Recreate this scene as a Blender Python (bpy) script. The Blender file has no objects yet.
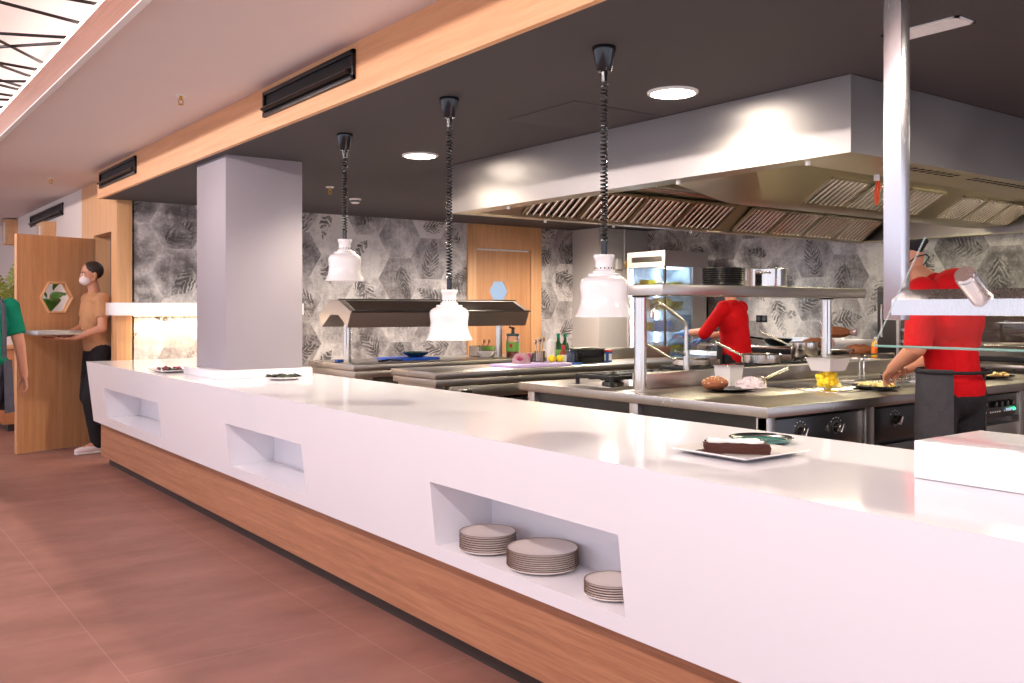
EXPOSURE = 0.55
WORLD = 1.05
DOWN = 105
BACK = 150
SHELF = 7
import bpy, bmesh, math, random
from mathutils import Vector, Matrix, Euler
random.seed(7)
PI = math.pi
SC = bpy.context.scene
COL = SC.collection
H = 1.35                                   # eye height
CA, SA = 0.802, 0.597

def at(px, py, z):
    """world point at height z seen at pixel (px, py) - used to read measured positions off worktops"""
    D = (H - z) * 930.0 / (py - 310.0)
    lat = (px - 512.0) / 930.0 * D
    return Vector((CA * lat + SA * D, -SA * lat + CA * D, z))

# ------------------------------------------------------------------ materials
def C(r, g, b, a=1.0):
    def f(v):
        v /= 255.0
        return v / 12.92 if v <= 0.04045 else ((v + 0.055) / 1.055) ** 2.4
    return (f(r), f(g), f(b), a)

def newmat(name):
    m = bpy.data.materials.new(name)
    m.use_nodes = True
    nt = m.node_tree
    return m, nt, nt.nodes['Principled BSDF']

class NB:
    """small node-expression builder"""
    def __init__(s, nt): s.nt = nt
    def n(s, typ, **kw):
        x = s.nt.nodes.new(typ)
        for k, v in kw.items(): setattr(x, k, v)
        return x
    def put(s, sock, v):
        if isinstance(v, bpy.types.NodeSocket): s.nt.links.new(v, sock)
        else: sock.default_value = v
    def m(s, op, a, b=0.0, c=None):
        x = s.n('ShaderNodeMath', operation=op)
        s.put(x.inputs[0], a); s.put(x.inputs[1], b)
        if c is not None: s.put(x.inputs[2], c)
        return x.outputs[0]
    def mix(s, f, a, b):
        x = s.n('ShaderNodeMix', data_type='RGBA')
        s.put(x.inputs[0], f); s.put(x.inputs[6], a); s.put(x.inputs[7], b)
        return x.outputs[2]
    def xyz(s, v):
        x = s.n('ShaderNodeSeparateXYZ'); s.put(x.inputs[0], v); return x.outputs
    def comb(s, a, b, c):
        x = s.n('ShaderNodeCombineXYZ'); s.put(x.inputs[0], a); s.put(x.inputs[1], b); s.put(x.inputs[2], c); return x.outputs[0]
    def pos(s):
        return s.n('ShaderNodeNewGeometry').outputs['Position']
    def obj(s):
        return s.n('ShaderNodeTexCoord').outputs['Object']
    def noise(s, v, scale, detail=4.0, rough=0.55, dist=0.0):
        x = s.n('ShaderNodeTexNoise'); s.put(x.inputs['Vector'], v)
        x.inputs['Scale'].default_value = scale; x.inputs['Detail'].default_value = detail
        x.inputs['Roughness'].default_value = rough; x.inputs['Distortion'].default_value = dist
        return x.outputs['Fac']
    def map(s, v, scale=(1, 1, 1), rot=(0, 0, 0)):
        x = s.n('ShaderNodeMapping'); s.put(x.inputs['Vector'], v)
        x.inputs['Scale'].default_value = scale; x.inputs['Rotation'].default_value = rot
        return x.outputs[0]
    def ramp(s, f, stops):
        x = s.n('ShaderNodeValToRGB'); s.put(x.inputs[0], f)
        e = x.color_ramp.elements
        while len(e) < len(stops): e.new(0.5)
        for i, (p, c) in enumerate(stops): e[i].position = p; e[i].color = c
        return x.outputs[0]
    def rng(s, f, a, b, c, d):
        x = s.n('ShaderNodeMapRange'); s.put(x.inputs[0], f)
        for i, v in enumerate((a, b, c, d)): x.inputs[i + 1].default_value = v
        return x.outputs[0]
    def bump(s, h, strength=0.1, dist=0.01):
        x = s.n('ShaderNodeBump'); s.put(x.inputs['Height'], h)
        x.inputs['Strength'].default_value = strength; x.inputs['Distance'].default_value = dist
        return x.outputs[0]

M = {}
def plain(name, col, rough=0.5, metal=0.0, var=0.04, scale=30.0, coat=0.0, trans=0.0, alpha=1.0, emis=None, es=0.0, sss=0.0, ior=None):
    m, nt, b = newmat(name); k = NB(nt)
    if var:
        f = k.noise(k.obj(), scale)
        lo = tuple(max(0, c * (1 - var)) for c in col[:3]) + (1,)
        hi = tuple(min(1, c * (1 + var)) for c in col[:3]) + (1,)
        k.put(b.inputs['Base Color'], k.mix(f, lo, hi))
    else:
        b.inputs['Base Color'].default_value = col
    if 'cloth' in name:
        b.inputs['Specular IOR Level'].default_value = 0.2
        k.put(b.inputs['Normal'], k.bump(k.noise(k.obj(), 9.0, 3.0, 0.5, 0.8), 0.55, 0.03))
    b.inputs['Roughness'].default_value = rough
    b.inputs['Metallic'].default_value = metal
    b.inputs['Coat Weight'].default_value = coat
    b.inputs['Transmission Weight'].default_value = trans
    b.inputs['Alpha'].default_value = alpha
    if ior: b.inputs['IOR'].default_value = ior
    if sss:
        b.inputs['Subsurface Weight'].default_value = sss
        b.inputs['Subsurface Radius'].default_value = (0.01, 0.004, 0.002)
    if emis:
        b.inputs['Emission Color'].default_value = emis
        b.inputs['Emission Strength'].default_value = es
    M[name] = m
    return m

def steel(name, col, rough, sc=(2, 2, 60), rv=0.1, bs=0.04):
    m, nt, b = newmat(name); k = NB(nt)
    p = k.map(k.pos(), sc)
    f = k.noise(p, 6.0, 5.0)
    g = k.noise(k.pos(), 2.2, 4.0, 0.6)
    b.inputs['Metallic'].default_value = 1.0
    lo = tuple(c * 0.88 for c in col[:3]) + (1,)
    k.put(b.inputs['Base Color'], k.mix(g, lo, col))
    r = k.m('MULTIPLY_ADD', f, rv, rough - rv / 2)
    r = k.m('MULTIPLY_ADD', g, rv, r)
    k.put(b.inputs['Roughness'], r)
    k.put(b.inputs['Normal'], k.bump(f, bs, 0.003))
    M[name] = m

def wood(name, c1, c2, sc, rough=0.45, coat=0.0):
    m, nt, b = newmat(name); k = NB(nt)
    p = k.map(k.pos(), sc)
    f1 = k.noise(p, 3.0, 6.0, 0.6, 0.6)
    f2 = k.noise(k.map(k.pos(), tuple(v * 4 for v in sc)), 5.0, 4.0, 0.5)
    f = k.m('MULTIPLY_ADD', f2, 0.35, k.m('MULTIPLY', f1, 0.75))
    k.put(b.inputs['Base Color'], k.ramp(f, [(0.30, c1), (0.72, c2)]))
    b.inputs['Roughness'].default_value = rough
    b.inputs['Coat Weight'].default_value = coat
    k.put(b.inputs['Normal'], k.bump(f2, 0.05, 0.002))
    M[name] = m

def wallpaper(name, size=0.47):
    """grey patchwork of hexagons, smoke stains and printed foliage"""
    m, nt, b = newmat(name); k = NB(nt)
    o = k.xyz(k.pos())
    u = k.m('ADD', o[0], o[1])
    px = k.m('DIVIDE', k.m('ADD', o[2], 50.0), size); py = k.m('DIVIDE', k.m('ADD', u, 50.0), size)
    R3 = 1.7320508
    ax = k.m('SUBTRACT', k.m('FLOORED_MODULO', px, 1.0), 0.5); ay = k.m('SUBTRACT', k.m('FLOORED_MODULO', py, R3), R3 / 2)
    bx = k.m('SUBTRACT', k.m('FLOORED_MODULO', k.m('SUBTRACT', px, 0.5), 1.0), 0.5)
    by = k.m('SUBTRACT', k.m('FLOORED_MODULO', k.m('SUBTRACT', py, R3 / 2), R3), R3 / 2)
    la = k.m('ADD', k.m('MULTIPLY', ax, ax), k.m('MULTIPLY', ay, ay))
    lb = k.m('ADD', k.m('MULTIPLY', bx, bx), k.m('MULTIPLY', by, by))
    sel = k.m('LESS_THAN', la, lb)
    def pick(p, q): return k.m('ADD', k.m('MULTIPLY', p, sel), k.m('MULTIPLY', q, k.m('SUBTRACT', 1.0, sel)))
    gx = pick(ax, bx); gy = pick(ay, by)
    idx = k.m('ROUND', k.m('MULTIPLY', k.m('SUBTRACT', px, gx), 4.0)); idy = k.m('ROUND', k.m('MULTIPLY', k.m('SUBTRACT', py, gy), 4.0))
    def rand(z):
        wn = k.n('ShaderNodeTexWhiteNoise', noise_dimensions='3D'); k.put(wn.inputs['Vector'], k.comb(idx, idy, z))
        return wn.outputs['Value'], k.xyz(wn.outputs['Color'])
    rnd, rc = rand(0.3); rnd2, rd = rand(7.7)
    aax = k.m('ABSOLUTE', gx); aay = k.m('ABSOLUTE', gy)
    hd = k.m('MAXIMUM', aax, k.m('ADD', k.m('MULTIPLY', aax, 0.5), k.m('MULTIPLY', aay, 0.8660254)))
    edge = k.m('SUBTRACT', 0.5, hd)
    P = k.comb(u, o[2], 0.0)
    # every hexagon samples its own piece of the smoke pattern
    Pj = k.comb(k.m('ADD', u, k.m('MULTIPLY', rnd, 9.0)), k.m('ADD', o[2], k.m('MULTIPLY', rnd2, 9.0)), 0.0)
    big = k.noise(P, 1.1, 6.0, 0.62, 0.5)
    mid = k.noise(Pj, 2.6, 7.0, 0.66, 0.3)
    streak = k.noise(k.map(Pj, (10, 1.6, 1)), 2.0, 6.0, 0.65)
    grain = k.noise(P, 34.0, 5.0, 0.75)
    tone = k.m('ADD', k.m('MULTIPLY', rnd, 0.30), k.m('MULTIPLY', big, 0.55))
    tone = k.m('ADD', tone, k.m('MULTIPLY', k.m('SUBTRACT', mid, 0.5), 1.15))
    tone = k.m('ADD', tone, k.m('MULTIPLY', k.m('SUBTRACT', streak, 0.5), 0.35))
    tone = k.m('ADD', tone, k.m('MULTIPLY', k.m('SUBTRACT', grain, 0.5), 0.55))
    base = k.ramp(tone, [(0.12, C(112, 106, 107)), (0.36, C(172, 166, 166)), (0.62, C(226, 221, 218))])
    # dark inked patches inside some hexagons
    cond = k.m('GREATER_THAN', rc[1], 0.66)
    st = k.m('MULTIPLY', k.rng(edge, 0.02, 0.16, 0.0, 1.0), k.rng(k.noise(Pj, 5.0, 6.0, 0.75), 0.40, 0.58, 0.0, 1.0))
    st = k.m('MULTIPLY', st, cond)
    base = k.mix(k.m('MULTIPLY', st, 0.8), base, C(84, 78, 78))
    base = k.mix(k.m('MULTIPLY', k.m('LESS_THAN', edge, 0.010), 0.30), base, C(222, 216, 212))
    # foliage: leaves with torn fingers at random angles; bent by noise so that no two look alike
    wx = k.m('MULTIPLY', k.m('SUBTRACT', k.noise(P, 4.0, 3.0), 0.5), 0.30); wy = k.m('MULTIPLY', k.m('SUBTRACT', k.noise(k.comb(o[2], u, 3.0), 4.0, 3.0), 0.5), 0.30)
    qx = k.m('ADD', gx, wx); qy = k.m('ADD', gy, wy)
    torn = k.noise(P, 9.0, 4.0, 0.6)
    def leaf(angsock, offx, offy, scale, cond, freq, lean, wid):
        ca = k.m('COSINE', angsock); sa = k.m('SINE', angsock)
        X = k.m('SUBTRACT', qx, offx); Y = k.m('SUBTRACT', qy, offy)
        lx = k.m('DIVIDE', k.m('SUBTRACT', k.m('MULTIPLY', X, ca), k.m('MULTIPLY', Y, sa)), scale)
        ly = k.m('DIVIDE', k.m('ADD', k.m('MULTIPLY', X, sa), k.m('MULTIPLY', Y, ca)), scale)
        alx = k.m('ABSOLUTE', lx)
        t = k.m('ADD', ly, 0.5)
        tt = k.m('MINIMUM', k.m('MAXIMUM', t, 0.0), 1.0)
        w = k.m('MULTIPLY', k.m('SINE', k.m('MULTIPLY', k.m('POWER', tt, 0.7), PI)), wid)
        inside = k.m('LESS_THAN', alx, w)
        ph = k.m('MULTIPLY', k.m('SUBTRACT', t, k.m('MULTIPLY', alx, lean)), freq)
        ph = k.m('ADD', ph, k.m('MULTIPLY', k.m('SUBTRACT', torn, 0.5), 1.5))
        fr = k.m('FRACT', k.m('ADD', ph, 20.0))
        gap = k.m('MULTIPLY_ADD', alx, 1.6, 0.18)          # fingers thin out towards the leaf edge
        stripe = k.m('GREATER_THAN', fr, gap)
        return k.m('MULTIPLY', k.m('MULTIPLY', inside, stripe), cond)
    l1 = leaf(k.m('MULTIPLY', rc[0], 6.283), 0.05, 0.02, 0.95, k.m('GREATER_THAN', rc[2], 0.50), 9.0, 0.9, 0.24)
    l2 = leaf(k.m('MULTIPLY', rd[2], 6.283), -0.16, 0.12, 0.80, k.m('GREATER_THAN', rd[0], 0.62), 6.0, 1.4, 0.30)
    l3 = leaf(k.m('MULTIPLY', rd[1], 6.283), 0.14, -0.18, 0.62, k.m('GREATER_THAN', rc[0], 0.60), 5.0, 0.5, 0.20)
    lf = k.m('MAXIMUM', k.m('MAXIMUM', l1, l2), l3)
    lf = k.m('MULTIPLY', lf, k.rng(k.noise(P, 6.0, 5.0, 0.7), 0.36, 0.56, 0.0, 0.9))
    base = k.mix(lf, base, C(70, 65, 64))
    k.put(b.inputs['Base Color'], base)
    b.inputs['Roughness'].default_value = 0.6
    M[name] = m

def floor_mat(name):
    m, nt, b = newmat(name); k = NB(nt)
    p = k.pos()
    br = k.n('ShaderNodeTexBrick'); k.put(br.inputs['Vector'], k.map(p, (1, 1, 1), (0, 0, PI / 2)))
    br.offset = 0.5; br.inputs['Scale'].default_value = 1.0
    br.inputs['Mortar Size'].default_value = 0.0025; br.inputs['Mortar Smooth'].default_value = 0.3
    br.inputs['Brick Width'].default_value = 1.2; br.inputs['Row Height'].default_value = 0.9
    br.inputs['Color1'].default_value = C(146, 101, 90); br.inputs['Color2'].default_value = C(154, 108, 96)
    br.inputs['Mortar'].default_value = C(178, 146, 134)
    n1 = k.noise(k.map(p, (1, 2.4, 1), (0, 0, 0.5)), 1.6, 7.0, 0.65)
    n2 = k.noise(p, 14.0, 6.0, 0.7)
    f = k.m('ADD', k.m('MULTIPLY', n1, 0.7), k.m('MULTIPLY', n2, 0.3))
    c = k.mix(k.rng(f, 0.3, 0.7, 0.0, 1.0), C(96, 62, 55), C(186, 136, 120))
    k.put(b.inputs['Base Color'], k.mix(0.45, br.outputs['Color'], c))
    k.put(b.inputs['Roughness'], k.rng(n2, 0.3, 0.7, 0.42, 0.6))
    k.put(b.inputs['Normal'], k.bump(n2, 0.08, 0.004))
    M[name] = m

def emit(name, col, s):
    m, nt, b = newmat(name)
    b.inputs['Base Color'].default_value = (0, 0, 0, 1)
    b.inputs['Emission Color'].default_value = col; b.inputs['Emission Strength'].default_value = s
    M[name] = m

floor_mat('floor tiles')
wallpaper('hexagon wallpaper')
plain('white solid surface', C(247, 244, 248), 0.10, var=0.01, scale=3)
plain('white ceiling paint', C(222, 208, 204), 0.85, var=0.02, scale=3)
plain('charcoal ceiling paint', C(68, 64, 66), 0.8, var=0.03, scale=4)
plain('white wall paint', C(228, 214, 206), 0.8, var=0.02, scale=4)
plain('lilac grey pillar paint', C(164, 156, 162), 0.5, var=0.02, scale=3)
plain('olive grey pillar paint', C(208, 203, 198), 0.6, var=0.02, scale=3)
wood('oak beam', C(214, 152, 104), C(238, 182, 134), (6, 0.35, 10))
wood('oak upright', C(206, 150, 102), C(232, 182, 132), (9, 9, 0.35))
wood('counter wood', C(150, 96, 68), C(198, 140, 104), (8, 0.45, 14), 0.4)
wood('door wood', C(184, 128, 84), C(214, 160, 112), (9, 9, 0.35))
wood('sideboard wood', C(178, 112, 66), C(206, 140, 92), (9, 9, 0.4))
wood('fascia wood', C(104, 62, 46), C(138, 86, 64), (8, 0.4, 14))
plain('dark kick metal', C(70, 60, 56), 0.45, metal=0.3)
plain('black metal', C(40, 37, 38), 0.35, metal=0.6)
plain('black slot', C(10, 10, 12), 0.6)
plain('bronze black metal', C(62, 54, 52), 0.3, metal=0.8)
steel('steel', C(196, 188, 182), 0.26, (60, 3, 3), 0.10)
steel('worktop steel', C(188, 180, 174), 0.24, (60, 4, 4), 0.12)
steel('hood steel', C(188, 180, 176), 0.33, (3, 3, 40), 0.16, 0.03)
steel('hood inner steel', C(196, 186, 164), 0.34, (3, 3, 30), 0.12)
steel('polished steel', C(226, 220, 214), 0.12, (10, 10, 30), 0.05)
steel('post steel', C(228, 222, 224), 0.24, (40, 40, 2), 0.05, 0.01)
steel('dark steel', C(120, 115, 110), 0.35, (40, 3, 3), 0.1)
plain('black panel', C(26, 26, 28), 0.3, coat=0.3)
plain('black cast iron', C(26, 26, 28), 0.42, metal=0.3)
plain('black plastic', C(16, 16, 20), 0.22, coat=0.4)
plain('white enamel', C(240, 234, 232), 0.22, var=0.0, coat=0.5)
plain('white plastic', C(232, 230, 228), 0.4, var=0.0)
plain('frosted plastic', C(232, 228, 230), 0.35, var=0.03, trans=0.35, ior=1.2)
plain('speckled glaze', C(236, 222, 212), 0.25, var=0.07, scale=160, coat=0.3)
plain('brown glaze rim', C(104, 70, 42), 0.35, var=0.25, scale=120)
plain('black glaze', C(34, 34, 36), 0.25, coat=0.3)
plain('teal glaze', C(62, 122, 116), 0.15, var=0.2, scale=20, coat=0.5)
plain('dark teal glaze', C(40, 66, 62), 0.2, coat=0.4)
plain('chocolate cake', C(74, 38, 28), 0.85, var=0.3, scale=60)
plain('powdered sugar', C(242, 236, 230), 0.9, var=0.05, scale=80)
plain('green leaf', C(74, 122, 46), 0.4, var=0.35, scale=14)
plain('palm leaf', C(140, 150, 60), 0.45, var=0.35, scale=12)
plain('herb leaf', C(70, 78, 62), 0.5, var=0.4, scale=60)
plain('skin', C(206, 142, 112), 0.5, var=0.05, sss=0.08)
plain('skin waiter', C(196, 138, 110), 0.5, var=0.05)
plain('red cloth', C(190, 4, 16), 0.8, var=0.1, scale=18)
plain('black cloth', C(38, 36, 40), 0.85, var=0.15, scale=20)
plain('apron cloth', C(62, 60, 64), 0.85, var=0.1, scale=25)
plain('green cloth', C(10, 128, 96), 0.8, var=0.1, scale=18)
plain('grey cloth', C(84, 84, 94), 0.85, var=0.1, scale=18)
plain('tan cloth', C(186, 138, 100), 0.8, var=0.08, scale=18)
plain('white cloth', C(226, 214, 214), 0.8, var=0.04)
plain('shoe white', C(226, 212, 214), 0.6, var=0.04)
plain('hair dark', C(44, 30, 26), 0.6, var=0.3, scale=80)
plain('eye white', C(235, 232, 228), 0.2, var=0)
plain('iris brown', C(50, 32, 22), 0.15, var=0)
plain('lip', C(176, 96, 88), 0.45, var=0)
plain('blue glove', C(84, 140, 214), 0.5, var=0.08)
plain('green glass', C(30, 84, 34), 0.1, var=0.1, coat=0.4)
plain('label green', C(126, 186, 84), 0.5, var=0.1)
plain('label white', C(236, 232, 226), 0.5, var=0.02)
plain('label blue', C(40, 92, 178), 0.5, var=0.05)
plain('label red', C(206, 44, 44), 0.5, var=0.05)
plain('sauce red', C(150, 52, 34), 0.3, var=0.15)
plain('lemon yellow', C(246, 214, 30), 0.4, var=0.06, scale=60)
plain('food yellow', C(252, 208, 40), 0.45, var=0.15, scale=60)
plain('food cream', C(226, 206, 142), 0.6, var=0.2, scale=60)
plain('food brown', C(168, 110, 52), 0.7, var=0.3, scale=60)
plain('bread crust', C(140, 82, 52), 0.8, var=0.3, scale=40)
plain('seed', C(246, 228, 200), 0.7, var=0.15)
plain('purple board', C(196, 174, 226), 0.45, var=0.02)
plain('blue board', C(22, 84, 200), 0.35, var=0.04)
plain('beetroot', C(164, 62, 100), 0.4, var=0.3, scale=40)
plain('yellow plastic', C(246, 190, 24), 0.35, var=0.02)
plain('orange label', C(238, 120, 30), 0.4, var=0.02)
plain('purple plastic', C(140, 34, 128), 0.3, var=0.03)
plain('orange cord', C(236, 84, 38), 0.5, var=0.03)
plain('fridge grey', C(186, 178, 172), 0.4, metal=0.3, var=0.02)
plain('fridge inside', C(206, 222, 236), 0.5, var=0.01)
plain('wood spoon', C(150, 96, 54), 0.6, var=0.15)
plain('rose glass', C(200, 160, 170), 0.15, var=0.05, alpha=0.6)
plain('grey dark cabinet', C(72, 68, 68), 0.4, metal=0.4, var=0.03)
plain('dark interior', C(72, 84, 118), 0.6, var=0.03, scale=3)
plain('gasket', C(60, 58, 60), 0.5)
plain('brass', C(200, 150, 60), 0.3, metal=0.9)
plain('recess white', C(246, 230, 226), 0.85, var=0.01, scale=2)

def glassmat(name, tint, alpha, rough=0.02):
    m, nt, b = newmat(name); k = NB(nt)
    out = nt.nodes['Material Output']
    tr = k.n('ShaderNodeBsdfTransparent'); tr.inputs[0].default_value = tint
    gl = k.n('ShaderNodeBsdfGlossy'); gl.inputs['Roughness'].default_value = rough; gl.inputs[0].default_value = (1, 1, 1, 1)
    fr = k.n('ShaderNodeFresnel'); fr.inputs[0].default_value = 1.45
    mx = k.n('ShaderNodeMixShader')
    f = k.m('MULTIPLY', fr.outputs[0], alpha)
    nt.links.new(f, mx.inputs[0]); nt.links.new(tr.outputs[0], mx.inputs[1]); nt.links.new(gl.outputs[0], mx.inputs[2])
    nt.links.new(mx.outputs[0], out.inputs[0])
    M[name] = m
glassmat('clear glass', (0.985, 0.997, 0.99, 1), 0.06)
glassmat('clear plastic film', (0.93, 0.92, 0.93, 1), 2.2, 0.12)
glassmat('fridge glass', (0.88, 0.93, 0.97, 1), 0.9, 0.03)
plain('glass edge', C(150, 200, 186), 0.15, var=0.0, alpha=0.7)
plain('glass side edge', C(200, 214, 210), 0.15, var=0.0, alpha=0.35)
plain('oven glass and dark reflection', C(46, 38, 34), 0.08, var=0.0, coat=0.6)
emit('recess light', C(255, 236, 222), 7.0)
emit('downlight', C(255, 244, 228), 28.0)
emit('hood light', C(255, 244, 206), 34.0)
emit('shelf light', C(255, 222, 178), 4.0)
emit('fridge light', C(220, 236, 255), 70.0)
emit('green led', C(40, 255, 150), 6.0)
emit('lit door pane', C(196, 220, 250), 0.55)
plain('crinkled film', C(238, 222, 230), 0.2, var=0.05, alpha=0.5)

# ------------------------------------------------------------------ mesh builder
class MB:
    def __init__(s): s.bm = bmesh.new(); s.mats = []
    def mi(s, mat):
        if mat not in s.mats: s.mats.append(mat)
        return s.mats.index(mat)
    def _tag(s, n0, mat):
        if mat is None: return
        i = s.mi(mat)
        s.bm.faces.ensure_lookup_table()
        for f in s.bm.faces[n0:]: f.material_index = i
    def box(s, x0, x1, y0, y1, z0, z1, b=0.0, mat=None):
        t = bmesh.new() if b else s.bm
        vs = [t.verts.new(p) for p in ((x0,y0,z0),(x1,y0,z0),(x1,y1,z0),(x0,y1,z0),(x0,y0,z1),(x1,y0,z1),(x1,y1,z1),(x0,y1,z1))]
        fs = [t.faces.new([vs[i] for i in q]) for q in ((3,2,1,0),(4,5,6,7),(0,1,5,4),(1,2,6,5),(2,3,7,6),(3,0,4,7))]
        if b:
            bmesh.ops.bevel(t, geom=t.edges[:], offset=b, segments=2, affect='EDGES', profile=0.5)
            q = MB(); q.bm.free(); q.bm = t
            return s.merge(q, Matrix.Identity(4), mat)
        if mat is not None:
            i = s.mi(mat)
            for f in fs: f.material_index = i
        return s
    def hexa(s, lo, hi, mat=None):
        """8 points: lo = 4 bottom (ccw from above), hi = 4 top"""
        n0 = len(s.bm.faces)
        vs = [s.bm.verts.new(p) for p in list(lo) + list(hi)]
        for q in ((3,2,1,0),(4,5,6,7),(0,1,5,4),(1,2,6,5),(2,3,7,6),(3,0,4,7)): s.bm.faces.new([vs[i] for i in q])
        s._tag(n0, mat); return s
    def obox(s, c, size, rot=(0,0,0), b=0.0, mat=None):
        """oriented box, centre c"""
        t = MB(); x, y, z = (d / 2 for d in size)
        t.box(-x, x, -y, y, -z, z, b)
        return s.merge(t, Matrix.Translation(c) @ Euler(rot).to_matrix().to_4x4(), mat)
    def cyl(s, p0, p1, r0, r1=None, n=20, mat=None, cap=True):
        if r1 is None: r1 = r0
        n0 = len(s.bm.faces)
        p0 = Vector(p0); p1 = Vector(p1); d = (p1 - p0).normalized()
        a = d.orthogonal().normalized(); b = d.cross(a)
        A = [s.bm.verts.new(p0 + (a * math.cos(2*PI*i/n) + b * math.sin(2*PI*i/n)) * r0) for i in range(n)]
        B = [s.bm.verts.new(p1 + (a * math.cos(2*PI*i/n) + b * math.sin(2*PI*i/n)) * r1) for i in range(n)]
        for i in range(n): s.bm.faces.new((A[i], A[(i+1)%n], B[(i+1)%n], B[i]))
        if cap:
            s.bm.faces.new(A[::-1]); s.bm.faces.new(B)
        s._tag(n0, mat); return s
    def lathe(s, prof, c=(0,0,0), n=32, mat=None, sx=1.0, sy=1.0):
        """prof: list of (r, z); r==0 closes"""
        n0 = len(s.bm.faces); rings = []
        for r, z in prof:
            if r < 1e-6: rings.append([s.bm.verts.new((c[0], c[1], c[2] + z))])
            else: rings.append([s.bm.verts.new((c[0] + r*sx*math.cos(2*PI*i/n), c[1] + r*sy*math.sin(2*PI*i/n), c[2] + z)) for i in range(n)])
        for R, S in zip(rings, rings[1:]):
            for i in range(n):
                j = (i+1) % n
                if len(R) == 1 and len(S) == 1: continue
                if len(R) == 1: s.bm.faces.new((R[0], S[j], S[i]))
                elif len(S) == 1: s.bm.faces.new((R[i], R[j], S[0]))
                else: s.bm.faces.new((R[i], R[j], S[j], S[i]))
        s._tag(n0, mat); return s
    def tube(s, pts, r, n=8, mat=None, closed=False):
        n0 = len(s.bm.faces)
        P = [Vector(p) for p in pts]; L = len(P); rings = []
        rr = r if isinstance(r, (list, tuple)) else [r] * L
        up = None
        for i in range(L):
            if closed: t = (P[(i+1)%L] - P[i-1]).normalized()
            else: t = (P[min(i+1, L-1)] - P[max(i-1, 0)]).normalized()
            if up is None: up = t.orthogonal().normalized()
            a = (up - t * up.dot(t))
            a = a.normalized() if a.length > 1e-6 else t.orthogonal().normalized()
            up = a; b = t.cross(a)
            rings.append([s.bm.verts.new(P[i] + (a*math.cos(2*PI*k/n) + b*math.sin(2*PI*k/n)) * rr[i]) for k in range(n)])
        rng = range(L) if closed else range(L-1)
        for i in rng:
            A, B = rings[i], rings[(i+1)%L]
            for k in range(n): s.bm.faces.new((A[k], A[(k+1)%n], B[(k+1)%n], B[k]))
        if not closed:
            s.bm.faces.new(rings[0][::-1]); s.bm.faces.new(rings[-1])
        s._tag(n0, mat); return s
    def prism(s, prof, axis, a0, a1, mat=None):
        """prof: polygon of 2D points in the plane normal to axis ('x': (y,z), 'y': (x,z), 'z': (x,y))"""
        n0 = len(s.bm.faces)
        def mk(p, a):
            return (a, p[0], p[1]) if axis == 'x' else (p[0], a, p[1]) if axis == 'y' else (p[0], p[1], a)
        A = [s.bm.verts.new(mk(p, a0)) for p in prof]; B = [s.bm.verts.new(mk(p, a1)) for p in prof]
        n = len(prof)
        for i in range(n): s.bm.faces.new((A[i], A[(i+1)%n], B[(i+1)%n], B[i]))
        s.bm.faces.new(A[::-1]); s.bm.faces.new(B)
        s._tag(n0, mat); return s
    def ball(s, c, r, mat=None, seg=16, rings=10, rot=(0,0,0)):
        r = r if isinstance(r, (tuple, list)) else (r, r, r)
        mt = Matrix.Translation(c) @ Euler(rot).to_matrix().to_4x4() @ Matrix.Diagonal((*r, 1))
        t = MB(); t.lathe([(math.sin(PI*i/rings) if 0 < i < rings else 0, -math.cos(PI*i/rings)) for i in range(rings+1)], n=seg)
        return s.merge(t, mt, mat)
    def merge(s, t, mt, mat):
        t.bm.verts.index_update()
        mp = [s.bm.verts.new(mt @ v.co) for v in t.bm.verts]
        i = s.mi(mat) if mat is not None else 0
        for f in t.bm.faces:
            g = s.bm.faces.new([mp[v.index] for v in f.verts]); g.material_index = i
        t.bm.free(); return s
    def quad(s, pts, mat=None):
        n0 = len(s.bm.faces)
        s.bm.faces.new([s.bm.verts.new(p) for p in pts]); s._tag(n0, mat); return s
    def mesh(s, name, mat=None, recalc=True, smooth=True):
        if recalc: bmesh.ops.recalc_face_normals(s.bm, faces=s.bm.faces[:])
        me = bpy.data.meshes.new(name); s.bm.to_mesh(me); s.bm.free()
        if s.mats:
            for k in s.mats: me.materials.append(M[k])
        elif mat: me.materials.append(M[mat])
        if smooth:
            for p in me.polygons: p.use_smooth = True
            me.set_sharp_from_angle(angle=math.radians(38))
        return me

def shift(me, v):
    me.transform(Matrix.Translation(-Vector(v)))

def tag(o, label=None, cat=None, group=None, kind=None):
    if label: o['label'] = label
    if cat: o['category'] = cat
    if group: o['group'] = group
    if kind: o['kind'] = kind
    return o

def thing(name, label, cat, loc=(0,0,0), rz=0.0, group=None):
    o = bpy.data.objects.new(name, None); o.empty_display_size = 0.1; COL.objects.link(o)
    o.location = Vector(loc) + Vector((0, 0, 0.0012 if 0.3 < loc[2] < 1.8 else 0)); o.rotation_euler = (0, 0, rz)
    return tag(o, label, cat, group)

WP = {}                                     # world origin of every parent
def origin(o):
    v = Vector((0, 0, 0))
    while o is not None:
        v = v + o.location; o = o.parent
    return v

def obj(name, mb, mat=None, parent=None, world=True, smooth=True):
    """link a mesh as one object; world=True: the mesh was written in world coordinates (parent unrotated)"""
    me = mb if isinstance(mb, bpy.types.Mesh) else mb.mesh(name, mat, smooth=smooth)
    o = bpy.data.objects.new(name, me); COL.objects.link(o)
    if parent is not None:
        o.parent = parent
        if world: shift(me, origin(parent) - (Vector((0, 0, 0.0012)) if 0.3 < origin(parent).z < 1.8 else Vector((0, 0, 0))))
    elif world:
        xs = [v.co for v in me.vertices]
        c = Vector(((min(v.x for v in xs) + max(v.x for v in xs)) / 2, (min(v.y for v in xs) + max(v.y for v in xs)) / 2, min(v.z for v in xs)))
        shift(me, c); o.location = c
    return o

def struct(name, mb, mat=None, label=None, parent=None):
    o = obj(name, mb, mat, parent)
    if parent is None: tag(o, label, None, None, 'structure')
    return o

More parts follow.
